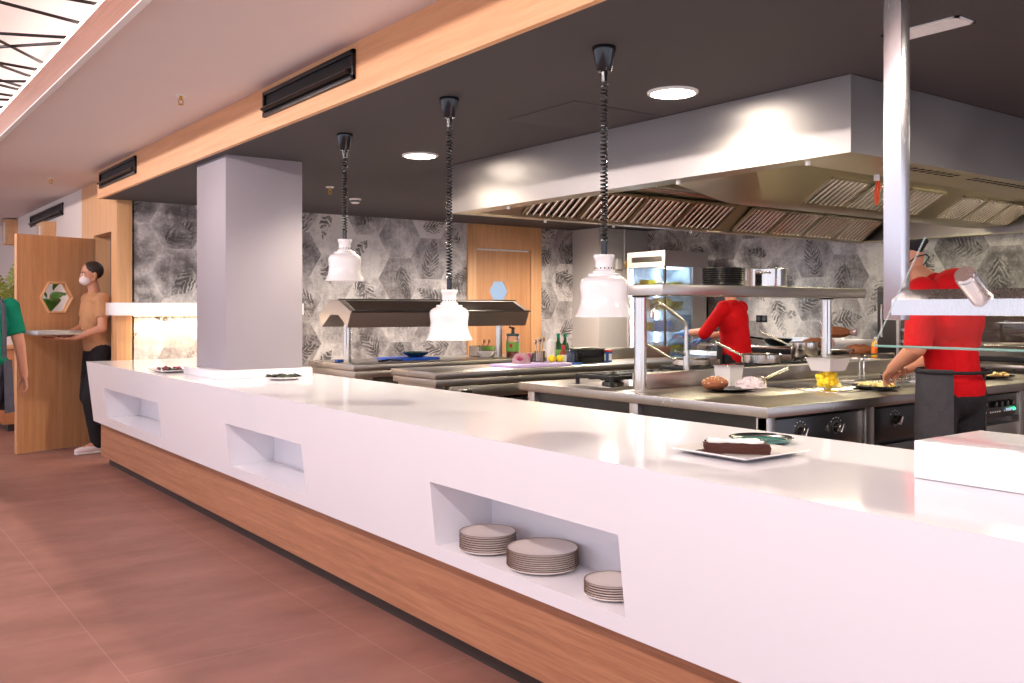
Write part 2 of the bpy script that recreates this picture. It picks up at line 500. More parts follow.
def dup(root, loc=None, rz=None, label=None, group=None):
    r = root.copy(); COL.objects.link(r)
    if loc is not None: r.location = loc
    if rz is not None: r.rotation_euler = (0, 0, rz)
    if label: r['label'] = label
    if group: r['group'] = group
    for ch in list(root.children):
        c = ch.copy(); COL.objects.link(c); c.parent = r
        for g in list(ch.children):
            d = g.copy(); COL.objects.link(d); d.parent = c
    return r

def area(name, loc, rot, sx, sy, power, col):
    l = bpy.data.lights.new(name, 'AREA'); l.shape = 'RECTANGLE'; l.size = sx; l.size_y = sy; l.energy = power; l.color = col[:3]
    o = bpy.data.objects.new(name, l); COL.objects.link(o); o.location = loc; o.rotation_euler = rot
    return o
def spot(name, loc, power, col, angle=120, blend=0.6, size=0.06, rot=(0,0,0)):
    l = bpy.data.lights.new(name, 'SPOT'); l.energy = power; l.color = col[:3]; l.spot_size = math.radians(angle); l.spot_blend = blend; l.shadow_soft_size = size
    o = bpy.data.objects.new(name, l); COL.objects.link(o); o.location = loc; o.rotation_euler = rot
    return o
# ------------------------------------------------------------------ camera, world
cam = bpy.data.cameras.new('camera'); cam.sensor_width = 36.0; cam.lens = 930.0 / 1024.0 * 36.0
cam.shift_y = -31.5 / 1024.0; cam.clip_start = 0.05
co = bpy.data.objects.new('camera', cam); COL.objects.link(co)
co.location = (0, 0, H); co.rotation_euler = (PI / 2, 0, -math.atan2(SA, CA)); SC.camera = co
SC.view_settings.view_transform = 'Standard'; SC.view_settings.look = 'None'
SC.view_settings.gamma = 1.0; SC.view_settings.use_curve_mapping = False
SC.view_settings.exposure = EXPOSURE
w = bpy.data.worlds.new('world'); SC.world = w; w.use_nodes = True
w.node_tree.nodes['Background'].inputs[0].default_value = C(232, 236, 255)
w.node_tree.nodes['Background'].inputs[1].default_value = WORLD

# ------------------------------------------------------------------ setting
ZC, ZD = 2.37, 2.62                        # kitchen ceiling, dining ceiling
XW, YB = 8.6, 9.1                          # far kitchen wall, back wall
def S(name, mb, mat, label, cat):
    o = struct(name, mb, mat, label); o['category'] = cat; return o
S('floor', MB().box(-4.0, XW + 0.2, -2.5, 18.0, -0.1, 0.0), 'floor tiles', 'brown stone tile floor running along the white counter', 'floor')
S('ceiling', MB().box(1.065, 2.3, -2.5, 18.0, ZD, ZD + 0.5), 'white ceiling paint', 'pale painted ceiling over the walkway in front of the counter', 'ceiling')
S('ceiling.001', MB().box(2.07, XW + 0.2, -2.5, 9.1, ZC, ZC + 0.3), 'charcoal ceiling paint', 'dark charcoal ceiling over the open kitchen', 'ceiling')
S('ceiling.002', MB().box(-1.45, 1.065, -2.5, 18.0, 3.0, 3.1), 'recess white', 'glowing white ceiling panel inside the wooden recess', 'ceiling')
S('ceiling.003', MB().box(-4.0, -1.45, -2.5, 18.0, ZD, ZD + 0.5), 'white ceiling paint', 'pale ceiling on the far side of the glowing recess', 'ceiling')
S('trim_1', MB().box(2.04, 2.07, -2.5, 9.1, ZC - 0.004, ZD), 'oak beam', 'long oak boxed beam between pale and dark ceilings', 'beam')
S('trim_2', MB().box(1.04, 1.064, -2.5, 18.0, 2.604, 2.762), 'fascia wood', 'wooden fascia edging the glowing ceiling recess', 'trim')
S('trim_3', MB().box(1.04, 1.075, -2.5, 18.0, 2.598, 2.604), 'white plastic', 'white edge strip under the wooden recess fascia', 'trim')
S('trim_4', MB().box(-1.47, -1.445, -2.5, 18.0, 2.604, 2.762), 'fascia wood', 'wooden fascia on the far side of the ceiling recess', 'trim')
S('wall_back', MB().box(2.33, XW, YB, YB + 0.12, 0, ZC), 'hexagon wallpaper', 'back kitchen wall papered in grey hexagons and fern prints', 'wall')
S('wall_right', MB().box(XW, XW + 0.12, -2.5, YB, 0, ZC), 'hexagon wallpaper', 'far kitchen wall papered in grey hexagons behind the cooking line', 'wall')
# dining side wall beyond the counter, with the service door opening Y 9.27..9.97
wl = MB()
wl.box(2.2, 2.36, 9.97, 10.5, 0, ZD, mat='oak upright'); wl.box(2.2, 2.36, 9.27, 9.97, 2.09, ZD, mat='oak upright')
wl.box(2.2, 2.36, YB, 9.27, 0, ZD, mat='oak upright')
wl.box(2.2, 2.36, 10.5, 18.0, 0, ZD, mat='white wall paint')
S('wall_left', wl, None, 'pale dining wall with oak panelled surround of the open door', 'wall')
S('trim_5', MB().box(2.2, 2.335, 9.06, 9.1, 0, ZC, 0.003), 'oak upright', 'upright oak strip left of the wallpapered wall end', 'trim')
S('wall_end', MB().box(-4.0, 2.3, 18.0, 18.1, 0, ZD), 'white wall paint', 'far end wall of the dining room', 'wall')
S('baseboard_left', MB().box(2.18, 2.2, 10.0, 18.0, 0, 0.1), 'grey dark cabinet', 'dark baseboard along the pale dining wall', 'baseboard')
# dim service corridor behind the open door
S('wall_corridor', MB().box(3.3, 3.36, 9.23, 11.5, 0, ZC).box(2.36, 3.3, 11.5, 11.56, 0, ZC), 'dark interior', 'blue grey corridor wall seen through the open door', 'wall')

# pillars
S('wall_pillar', MB().box(2.13, 2.667, 6.0, 6.58, 0.955, ZC, 0.004), 'lilac grey pillar paint', 'square lilac grey pillar rising from the white counter', 'pillar')
S('wall_pillar.001', MB().box(7.74, XW, 8.6, YB, 0, ZC, 0.004), 'olive grey pillar paint', 'grey pillar at the back corner beside the fridge', 'pillar')
S('trim_6', MB().box(2.06, 2.71, 5.93, 6.65, 0.90, 0.955, 0.004), 'white solid surface', 'low white plinth around the foot of the lilac pillar', 'plinth')

# ---- serving counter
ct = thing('serving_counter', 'long white serving counter with plate niches and wood plinth', 'counter', (2.4, 4.0, 0))
def xf(z): return 1.93 - 0.06 * (z - 0.377) / 0.523       # leaning front
XBK = 2.82; Y0, Y1 = -1.6, 8.75
b = MB()
def seg(ya, yb, za, zb, xb=XBK):
    b.hexa([(xf(za), ya, za), (xb, ya, za), (xb, yb, za), (xf(za), yb, za)], [(xf(zb), ya, zb), (xb, ya, zb), (xb, yb, zb), (xf(zb), yb, zb)])
niches = [(6.69, 8.24, 0.455, 0.70), (4.28, 5.34, 0.443, 0.69), (2.02, 3.08, 0.435, 0.685)]
seg(Y0, Y1, 0.70, 0.90)
prev = Y1
for (ya, yb, za, zb) in niches:
    seg(yb, prev, 0.377, 0.70)
    if zb < 0.70: seg(ya, yb, zb, 0.70)
    seg(ya, yb, 0.377, za)
    b.box(2.19, XBK, ya, yb, za, zb)
    prev = ya
seg(Y0, prev, 0.377, 0.70)
obj('counter_body', b, 'white solid surface', ct)
obj('wood_panel', MB().box(1.98, 2.75, Y0, 8.70, 0.079, 0.377), 'counter wood', ct)
obj('kick_plate', MB().box(2.035, 2.70, Y0, 8.64, 0.0, 0.079), 'dark kick metal', ct)
rb = thing('counter_block', 'raised white block on the near right end of the counter', 'block', (2.5, 0.4, 0.9))
obj('block', MB().box(2.35, 2.70, -1.5, 1.355, 0.90, 1.0, 0.003), 'white solid surface', rb)

# ---- recess: cove strips and thin dark rods under the glowing panel
for sx, nm in ((1.05, 'near'), (-1.43, 'far')):
    o = obj('cove_light_strip', MB().box(sx - 0.012, sx + 0.012, -2.5, 18.0, 2.765, 2.78), 'recess light')
    tag(o, 'glowing light strip along the ' + ('kitchen' if nm == 'near' else 'far') + ' side of the ceiling recess', 'light strip')
rods = [((0,2),(82,23.5)), ((0,33.5),(68,37.5)), ((0,47),(63,43)), ((0,41),(44,63.5)), ((0,63),(39,70)), ((0,65.5),(32,77)), ((0,81),(29,81.5)),
        ((0,80),(23,87)), ((0,85),(20,90)), ((0,94),(14,96)), ((0,99.5),(12,100)), ((0,107),(5,107.5)), ((75,0),(100,4.5))]
for i, (p, q) in enumerate(rods):
    a = at(p[0], p[1], 2.79); c = at(q[0], q[1], 2.79)
    d = (a - c) / (a.x - c.x)
    e = c + d * (1.045 - c.x); f = c + d * (-1.445 - c.x)
    f.y = max(-2.4, min(17.5, f.y))
    o = obj('ceiling_rod', MB().cyl(e, f, 0.0085, n=8), 'black metal')
    tag(o, 'thin black rod crossing the glowing ceiling recess at a slant', 'rod', 'black rods under the glowing ceiling')

# ---- beam vents
def vent(y0, y1, x, label, z0=2.446, z1=2.589):
    t = thing('air_vent', label, 'air vent', (x, (y0 + y1) / 2, z0))
    f = MB(); d = 0.018
    f.box(x - d, x, y0, y1, z1 - 0.022, z1, 0.002).box(x - d, x, y0, y1, z0, z0 + 0.022, 0.002)
    f.box(x - d, x, y0, y0 + 0.022, z0, z1, 0.002).box(x - d, x, y1 - 0.022, y1, z0, z1, 0.002)
    obj('vent_frame', f, 'black metal', t)
    obj('vent_cavity', MB().box(x - 0.004, x, y0 + 0.02, y1 - 0.02, z0 + 0.02, z1 - 0.02), 'black slot', t)
    zm = z0 + 0.035
    obj('vent_blade', MB().prism([(x - 0.004, zm + 0.03), (x - 0.04, zm + 0.012), (x - 0.043, zm + 0.004), (x - 0.036, zm - 0.004), (x - 0.004, zm - 0.01)], 'y', y0 + 0.03, y1 - 0.03), 'bronze black metal', t)
    return t
vent(3.98, 5.1, 2.04, 'long black slot air vent in the middle of the oak beam')
vent(7.78, 8.97, 2.04, 'black slot air vent at the far end of the oak beam')
vent(11.4, 13.4, 2.2, 'black slot air vent high on the pale dining wall', 2.42, 2.56)

# ---- ceiling fittings
def sprinkler(x, y, z, label):
    t = thing('ceiling_sprinkler', label, 'sprinkler', (x, y, z))
    obj('escutcheon', MB().lathe([(0, -0.008), (0.03, -0.008), (0.036, 0.0), (0, 0.0)], n=20), 'white plastic', t, False)
    b = MB().cyl((0, 0, -0.008), (0, 0, -0.03), 0.010, 0.008, 10)
    b.tube([(-0.012, 0, -0.03), (-0.014, 0, -0.045), (0, 0, -0.058)], 0.0028, 6).tube([(0.012, 0, -0.03), (0.014, 0, -0.045), (0, 0, -0.058)], 0.0028, 6)
    b.cyl((-0.013, 0, -0.03), (0.013, 0, -0.03), 0.0028, n=6)
    b.cyl((0, 0, -0.057), (0, 0, -0.060), 0.016, n=14)
    obj('sprinkler_head', b, 'brass', t, False)
    return t
sprinkler(1.71, 5.57, ZD, 'fire sprinkler in the pale ceiling nearest the camera')
sprinkler(1.78, 9.8, ZD, 'fire sprinkler in the pale ceiling near the far wall')
sprinkler(3.39, 7.08, ZC, 'fire sprinkler in the dark ceiling beside the pillar')
t = thing('smoke_detector', 'round white smoke detector on the dark kitchen ceiling', 'smoke detector', (3.94, 7.7, ZC))
obj('housing', MB().lathe([(0, -0.045), (0.03, -0.044), (0.042, -0.034), (0.044, -0.014), (0.054, -0.012), (0.056, 0), (0, 0)], n=24), 'white plastic', t, False)
obj('sensor_grille', MB().lathe([(0.0435, -0.032), (0.0455, -0.030), (0.0455, -0.018), (0.0435, -0.016)], n=24), 'gasket', t, False)
for (x, y, lab) in ((3.2, 3.04, 'round glowing ceiling downlight right above the near pendant lamp'), (3.17, 5.27, 'round glowing ceiling downlight behind the middle pendant lamp'),
                    (3.17, 7.50, 'unseen ceiling downlight added along the row over the back bench behind the pillar'), (3.2, 0.80, 'unseen ceiling downlight added along the row beyond the right edge near the steel post'),  # from here on unseen, added to brighten the counter, kitchen and chef
                    (5.3, 7.4, 'unseen ceiling downlight added to brighten the gantry bench behind the hood'), (7.0, 7.6, 'unseen ceiling downlight added to brighten the kitchen in front of the oak door'),
                    (5.3, 1.1, 'unseen ceiling downlight added to light the chef side of the island')):
    t = thing('ceiling_downlight', lab, 'downlight', (x, y, ZC), 0, 'downlights in the dark ceiling')
    obj('trim_ring', MB().lathe([(0.098, -0.002), (0.104, -0.012), (0.118, -0.008), (0.12, 0.0), (0.098, 0.0)], n=36), 'white plastic', t, False)
    obj('diffuser', MB().lathe([(0, -0.010), (0.06, -0.009), (0.10, -0.005), (0.10, 0.0), (0, 0)], n=36), 'downlight', t, False)
    spot('downlight lamp', (x, y, ZC - 0.02), DOWN if x < 4 else BACK if y > 2 else 0.22 * BACK, C(255, 240, 222), 150 if x < 4 else 168, 0.5, 0.09)
t = thing('slot_diffuser', 'slim white slot diffuser in the dark ceiling by the steel post', 'ceiling diffuser', (3.22, 1.85, ZC))
f = MB(); X0, X1, Ya, Yb = 3.158, 3.28, 1.66, 1.95
f.box(X0, X1, Ya, Ya + 0.015, ZC - 0.006, ZC).box(X0, X1, Yb - 0.015, Yb, ZC - 0.006, ZC).box(X0, X0 + 0.015, Ya, Yb, ZC - 0.006, ZC).box(X1 - 0.015, X1, Ya, Yb, ZC - 0.006, ZC)
obj('frame', f, 'white plastic', t)
f = MB()
for i in range(6): f.box(X0 + 0.018 + i * 0.016, X0 + 0.026 + i * 0.016, Ya + 0.015, Yb - 0.015, ZC - 0.004, ZC)
f.box(X0 + 0.012, X1 - 0.012, Ya + 0.012, Yb - 0.012, ZC - 0.002, ZC)
obj('slats', f, 'white plastic', t)
o = obj('ceiling_hatch', MB().box(2.95, 3.5, 3.45, 4.0, ZC - 0.004, ZC, 0.001), 'charcoal ceiling paint')
tag(o, 'square access hatch flush in the dark ceiling between pendant lamps', 'access panel')

# ---- lit wall shelf left of the pillar
t = thing('wall_shelf', 'thick white wall shelf glowing underneath beside the pillar', 'shelf', (2.8, 8.9, 1.30))
obj('shelf_board', MB().box(2.11, 3.9, 8.74, YB, 1.30, 1.415, 0.003), 'white solid surface', t)
obj('under_shelf_light', MB().box(2.34, 3.85, 9.02, 9.05, 1.292, 1.30), 'shelf light', t)
area('shelf lamp', (3.1, 9.0, 1.28), (0, 0, 0), 1.4, 0.05, SHELF, C(255, 226, 186))

# ---- doors
d1 = thing('door_1', 'oak kitchen door with hexagon pane in the wallpapered wall', 'door', (6.66, YB, 0)); d1['kind'] = 'structure'
X0, X1 = 6.11, 7.21
f = MB().box(X0, X0 + 0.12, YB - 0.03, YB + 0.02, 0, ZC, 0.003).box(X1 - 0.16, X1, YB - 0.03, YB + 0.02, 0, ZC, 0.003).box(X0 + 0.12, X1 - 0.16, YB - 0.03, YB + 0.02, 2.085, ZC, 0.003)
obj('door_frame', f, 'oak upright', d1)
def hexhole(mb, x0, x1, z0, z1, y0, y1, cx, cz, R):
    """door slab with a hexagonal hole (pointed left and right)"""
    hx = [(cx + R * math.cos(a), cz + R * math.sin(a)) for a in (0, PI/3, 2*PI/3, PI, 4*PI/3, 5*PI/3)]
    out = [(x1, cz), (x1, z1), (x0, z1), (x0, cz), (x0, z0), (x1, z0)]
    for y, rev in ((y0, False), (y1, True)):
        H_ = [mb.bm.verts.new((p[0], y, p[1])) for p in hx]; O_ = [mb.bm.verts.new((p[0], y, p[1])) for p in out]
        for i in range(6):
            j = (i + 1) % 6
            mb.bm.faces.new((H_[i], H_[j], O_[j], O_[i]))
        if not rev: A = (H_, O_)
        else: B = (H_, O_)
    for i in range(6):
        j = (i + 1) % 6
        mb.bm.faces.new((A[0][i], A[0][j], B[0][j], B[0][i])); mb.bm.faces.new((A[1][i], A[1][j], B[1][j], B[1][i]))
    return mb
cxh, czh = 6.565, 1.575
f = hexhole(MB(), X0 + 0.125, X1 - 0.165, 0.01, 2.07, YB - 0.012, YB + 0.02, cxh, czh, 0.137)
obj('door_leaf', f, 'door wood', d1)
hx = [(cxh + 0.137 * math.cos(a), czh + 0.137 * math.sin(a)) for a in [i * PI / 3 for i in range(6)]]
f = MB(); f.quad([(p[0], YB - 0.001, p[1]) for p in hx]); obj('door_pane', f, 'lit door pane', d1)
obj('lintel_light_leak', MB().box(X0 + 0.13, X1 - 0.2, YB - 0.022, YB - 0.01, 2.062, 2.08), 'white plastic', d1)  # white strip standing in for light leaking under the lintel

# open swing door (leaf turned out into the dining room)
d2 = thing('door_2', 'brown swing door standing open with hexagon window at left', 'door', (2.19, 9.97, 0)); d2['kind'] = 'structure'
ang = math.atan2(9.69 - 9.97, 1.47 - 2.19)
d2.rotation_euler = (0, 0, ang)
Lf = math.hypot(0.72, 0.28) + 0.01
f = hexhole(MB(), 0.0, Lf, 0.012, 2.06, -0.02, 0.02, Lf * 0.50, 1.47, 0.165)
obj('door_leaf', f, 'door wood', d2, False)
hx = [(Lf * 0.5 + 0.165 * math.cos(a), 1.47 + 0.165 * math.sin(a)) for a in [i * PI / 3 for i in range(6)]]
f = MB(); f.quad([(p[0], 0.0, p[1]) for p in hx]); obj('door_pane', f, 'clear glass', d2, False)
f = MB()
for i in range(6):
    p, q = hx[i], hx[(i+1) % 6]
    f.cyl((p[0], -0.023, p[1]), (q[0], -0.023, q[1]), 0.012, n=6); f.cyl((p[0], 0.023, p[1]), (q[0], 0.023, q[1]), 0.012, n=6)
obj('pane_frame', f, 'oak upright', d2, False)
f = MB()
for z in (0.3, 1.1, 1.85): f.cyl((0.0, 0.0, z), (0.0, 0.0, z + 0.12), 0.012, n=10)
obj('hinge', f, 'polished steel', d2, False)

# ---- dining room things at far left
t = thing('sideboard', 'wooden sideboard against the pale dining wall', 'sideboard', (1.9, 13.0, 0))
obj('cabinet_body', MB().box(1.62, 2.18, 11.6, 14.6, 0.08, 0.92, 0.004), 'sideboard wood', t)
obj('plinth', MB().box(1.68, 2.18, 11.65, 14.55, 0, 0.08), 'grey dark cabinet', t)
obj('top_board', MB().box(1.6, 2.19, 11.57, 14.63, 0.92, 0.96, 0.004), 'oak beam', t)
for i in range(4):
    y = 11.62 + i * 0.745
    dr = obj('cabinet_door', MB().box(1.602, 1.62, y, y + 0.725, 0.1, 0.9, 0.002), 'sideboard wood', t)
    obj('handle', MB().box(1.585, 1.602, y + 0.66, y + 0.675, 0.6, 0.75), 'black metal', dr)
for y, zl, lab in ((14.6, 2.26, 'wooden tapered wall lamp high on the dining wall, far one'), (12.0, 2.03, 'wooden tapered wall lamp below the dining wall vent')):
    t = thing('wall_lamp', lab, 'wall lamp', (2.2, y, zl))
    obj('lamp_body', MB().prism([(-0.14, 0.0), (0.14, 0.0), (0.2, 0.34), (-0.2, 0.34)], 'x', -0.14, 0.0), 'oak upright', t, False)
    obj('lamp_glass', MB().box(-0.142, -0.14, -0.05, 0.05, 0.02, 0.3), 'white plastic', t, False)
def frond(mb, base, tip, sag, n=12, width=0.16, mat=None):
    base = Vector(base); tip = Vector(tip); pts = []
    for i in range(n + 1):
        s = i / n; p = base.lerp(tip, s); p.z += sag * math.sin(s * PI * 0.75); pts.append(p)
    mb.tube(pts, [0.006 * (1 - 0.8 * i / n) for i in range(n + 1)], 5, mat)
    for i in range(2, n):
        d = (pts[i+1] - pts[i-1]).normalized(); side = d.cross(Vector((0, 0, 1))).normalized()
        wl = width * math.sin(PI * (0.15 + 0.8 * i / n))
        for sgn in (1, -1):
            e = pts[i] + side * sgn * wl + d * wl * 0.8 + Vector((0, 0, -0.25 * wl)); m_ = pts[i].lerp(e, 0.5) + Vector((0, 0, 0.02)); dd = d * 0.012
            a = [pts[i] - dd, m_ - dd * 1.6, e, m_ + dd * 1.6, pts[i] + dd]
            lo = [mb.bm.verts.new(v) for v in a]; hi = [mb.bm.verts.new(v + Vector((0, 0, 0.002))) for v in a]
            mb.bm.faces.new(lo[::-1]); mb.bm.faces.new(hi)
            for q in range(5): mb.bm.faces.new((lo[q], lo[(q+1)%5], hi[(q+1)%5], hi[q]))
    return mb
t = thing('potted_palm', 'potted palm with yellow green fronds at the left edge', 'plant', (1.70, 11.75, 0.96))
obj('pot', MB().lathe([(0, 0), (0.09, 0), (0.13, 0.2), (0.135, 0.22), (0.115, 0.22), (0.11, 0.18), (0, 0.18)], n=28), 'white enamel', t, False)
random.seed(3)
for k in range(13):
    a = k * 2.4; r = 0.18 + 0.16 * random.random()
    obj('frond', frond(MB(), (0.02 * math.cos(a), 0.02 * math.sin(a), 0.18), (r * math.cos(a), r * math.sin(a), 0.55 + 0.42 * random.random()), 0.10, 12, 0.10), 'palm leaf', t, False)
t = thing('rubber_plant', 'broad leaf potted plant seen through the swing door window', 'plant', (1.90, 10.50, 0))
obj('pot', MB().lathe([(0, 0), (0.15, 0), (0.2, 0.4), (0.205, 0.43), (0.18, 0.43), (0.17, 0.36), (0, 0.36)], n=28), 'white enamel', t, False)
obj('stem', MB().tube([(0, 0, 0.36), (0.02, 0, 0.8), (-0.01, 0.01, 1.2), (0, 0, 1.5)], [0.016, 0.014, 0.01, 0.006], 8), 'wood spoon', t, False)
for k in range(11):
    a = k * 2.4 + 0.4; z = 0.8 + k * 0.075
    L = 0.21; wd = 0.085; lf = MB(); grid = []
    for i in range(9):
        s = i / 8; wv = wd * math.sin(PI * min(1, s * 0.97 + 0.03)) ** 0.8; row = []
        for j in (-1, -0.5, 0, 0.5, 1):
            rad = 0.03 + L * s; up = 0.30 * s - 0.20 * s * s + 0.03 * abs(j)
            row.append(lf.bm.verts.new((rad * math.cos(a) - wv * j * math.sin(a), rad * math.sin(a) + wv * j * math.cos(a), z + up)))
        grid.append(row)
    for i in range(8):
        for j in range(4): lf.bm.faces.new((grid[i][j], grid[i][j+1], grid[i+1][j+1], grid[i+1][j]))
    me = lf.mesh('leaf', 'green leaf'); o = obj('leaf', me, None, t, False)
    md = o.modifiers.new('thickness', 'SOLIDIFY'); md.thickness = 0.004
t = thing('glass_vase', 'pale glass vase on the sideboard at the left edge', 'vase', (1.78, 12.7, 0.96))
obj('vase_body', MB().lathe([(0, 0), (0.11, 0), (0.14, 0.1), (0.12, 0.2), (0.07, 0.26), (0.09, 0.3), (0.08, 0.3), (0.06, 0.26), (0.11, 0.19), (0.13, 0.1), (0.1, 0.01), (0, 0.01)], n=28), 'white enamel', t, False)

# ---- kitchen sockets, gas tap on the back pillar
t = thing('wall_socket', 'double black wall socket on the wallpaper right of the fridge', 'socket', (XW, 6.79, 1.17))
yy = 6.79
obj('cover_plate', MB().box(XW - 0.012, XW, yy - 0.075, yy + 0.075, 1.21, 1.29, 0.003), 'black plastic', t)
for dy in (-0.036, 0.036): obj('outlet', MB().cyl((XW - 0.015, yy + dy, 1.25), (XW - 0.005, yy + dy, 1.25), 0.024, n=18), 'gasket', t)
t = thing('gas_pipe', 'thin gas pipe with yellow tap on the grey back pillar', 'gas pipe', (8.15, 8.56, 1.8))
obj('pipe', MB().cyl((8.15, 8.57, 1.93), (8.15, 8.57, 2.37), 0.012, n=10), 'white plastic', t)
obj('switch_box', MB().box(8.02, 8.10, 8.555, 8.60, 1.86, 1.99, 0.003), 'white plastic', t)
obj('tap_body', MB().cyl((8.17, 8.56, 1.88), (8.17, 8.56, 1.97), 0.02, n=12).ball((8.19, 8.545, 1.90), 0.024), 'brass', t)
obj('tap_handle', MB().tube([(8.22 + 0.03 * math.cos(a), 8.54, 1.83 + 0.035 * math.sin(a)) for a in [i * PI / 8 for i in range(16)]], 0.009, 6, closed=True), 'yellow plastic', t)
obj('red_valve', MB().ball((8.20, 8.53, 1.90), (0.02, 0.016, 0.016)), 'label red', t)

# ---- pendant heat lamps
def pendant(x, y, z0, label, first=None):
    t = thing('pendant_lamp', label, 'pendant lamp', (x, y, ZC), 0, 'white heat lamps hanging over the counter')
    R = 0.113; z0 = z0 - ZC; h = 0.235
    prof = [(1.0, 0.0), (0.99, 0.004), (0.94, 0.015), (0.88, 0.030), (0.83, 0.048), (0.80, 0.064), (0.79, 0.078), (0.80, 0.090), (0.825, 0.108), (0.835, 0.120), (0.825, 0.132), (0.78, 0.144), (0.68, 0.153), (0.57, 0.157), (0.56, 0.159), (0.56, 0.166), (0.54, 0.168), (0.385, 0.169), (0.38, 0.178), (0.33, 0.181), (0.31, 0.184), (0.30, 0.215), (0.33, 0.224), (0.36, 0.230), (0.365, 0.238), (0.35, 0.241), (0.1, 0.241)]
    pr = [(r * R, z0 + z) for r, z in prof]
    inner = [(r * R * 0.96, z0 + z) for r, z in prof[:12]][::-1]
    s = obj('lamp_shade', MB().lathe(pr + [(0.1 * R, z0 + 0.16)] + [(0.5 * R, z0 + 0.152)] + inner + [pr[0]], n=48), 'white enamel', t, False)
    v = MB()
    for i in range(14):
        a = 2 * PI * i / 14
        v.ball((0.312 * R * math.cos(a), 0.312 * R * math.sin(a), z0 + 0.189), 0.0030, seg=8, rings=6)
    obj('vent_holes', v, 'black slot', s, False)
    obj('heat_bulb', MB().lathe([(0, z0 + 0.035), (0.03, z0 + 0.04), (0.052, z0 + 0.065), (0.045, z0 + 0.1), (0.02, z0 + 0.13), (0.018, z0 + 0.165), (0, z0 + 0.165)], n=24), 'frosted plastic', s, False)
    obj('canopy', MB().lathe([(0, 0), (0.046, 0), (0.048, -0.008), (0.044, -0.02), (0.030, -0.092), (0.027, -0.096), (0, -0.096)], n=32), 'black plastic', t, False)
    obj('cord_grip', MB().cyl((0, 0, -0.096), (0, 0, -0.135), 0.014, 0.012, 16), 'black plastic', t, False)
    obj('shade_grip', MB().cyl((0, 0, z0 + 0.241), (0, 0, z0 + 0.295), 0.013, 0.012, 16), 'black plastic', t, False)
    zt, zb = -0.13, z0 + 0.29
    turns = int((zt - zb) / 0.0150); pts = []
    for i in range(turns * 10 + 1):
        a = 2 * PI * i / 10; pts.append((0.0125 * math.cos(a), 0.0125 * math.sin(a), zt + (zb - zt) * i / (turns * 10)))
    obj('coiled_cord', MB().tube(pts, 0.0036, 6), 'black plastic', t, False)
    return t
pendant(2.44, 2.68, 1.323, 'white pendant heat lamp hanging in front of the cooking island, nearest')
pendant(2.43, 3.77, 1.206, 'lowest white pendant heat lamp, in front of the long steel gantry')
pendant(2.44, 4.90, 1.518, 'white pendant heat lamp hung highest, nearest the lilac pillar')
# ------------------------------------------------------------------ extraction hood over the island
HX0, HX1, HY0, HY1, HZ = 3.56, 8.56, 2.34, 5.53, 2.03
hd = thing('extraction_hood', 'huge stainless steel extraction hood over the cooking island', 'extraction hood', ((HX0 + HX1) / 2, (HY0 + HY1) / 2, HZ))
b = MB(); T = 0.015
b.box(HX0, HX0 + T, HY0, HY1, HZ, ZC - 0.004); b.box(HX1 - T, HX1, HY0, HY1, HZ, ZC - 0.004)
b.box(HX0 + T, HX1 - T, HY0, HY0 + T, HZ, ZC - 0.004); b.box(HX0 + T, HX1 - T, HY1 - T, HY1, HZ, ZC - 0.004)
obj('outer_skirt', b, 'hood steel', hd)
b = MB()                                    # inner lining: bottom flange, sloped sides, top
b.box(HX0 + T, HX0 + 0.14, HY0 + T, HY1 - T, HZ, HZ + 0.012); b.box(HX1 - 0.14, HX1 - T, HY0 + T, HY1 - T, HZ, HZ + 0.012)
b.box(HX0 + 0.14, HX1 - 0.14, HY0 + T, HY0 + 0.34, HZ, HZ + 0.012); b.box(HX0 + 0.14, HX1 - 0.14, HY1 - 0.10, HY1 - T, HZ, HZ + 0.012)
b.box(HX0 + T, HX1 - T, HY0 + T, HY1 - T, 2.30, 2.31)
b.hexa([(HX0 + 0.14, HY1 - 0.105, HZ + 0.008), (HX1 - 0.14, HY1 - 0.105, HZ + 0.008), (HX1 - 0.14, HY1 - 0.09, HZ + 0.012), (HX0 + 0.14, HY1 - 0.09, HZ + 0.012)],
       [(HX0 + 0.14, HY1 - 0.44, 2.295), (HX1 - 0.14, HY1 - 0.44, 2.295), (HX1 - 0.14, HY1 - 0.42, 2.30), (HX0 + 0.14, HY1 - 0.42, 2.30)])
b.hexa([(HX0 + 0.12, HY0 + T, HZ + 0.008), (HX0 + 0.14, HY0 + T, HZ + 0.012), (HX0 + 0.14, HY1 - T, HZ + 0.012), (HX0 + 0.12, HY1 - T, HZ + 0.008)],
       [(HX0 + 0.4, HY0 + T, 2.295), (HX0 + 0.42, HY0 + T, 2.30), (HX0 + 0.42, HY1 - T, 2.30), (HX0 + 0.4, HY1 - T, 2.295)])
obj('inner_lining', b, 'hood inner steel', hd)
b = MB()                                    # central V plenum
b.hexa([(5.05, 3.98, 2.09), (8.40, 3.98, 2.09), (8.40, 4.28, 2.09), (5.05, 4.28, 2.09)], [(4.55, 3.66, 2.30), (8.40, 3.66, 2.30), (8.40, 4.60, 2.30), (4.55, 4.60, 2.30)])
obj('central_plenum', b, 'hood inner steel', hd)
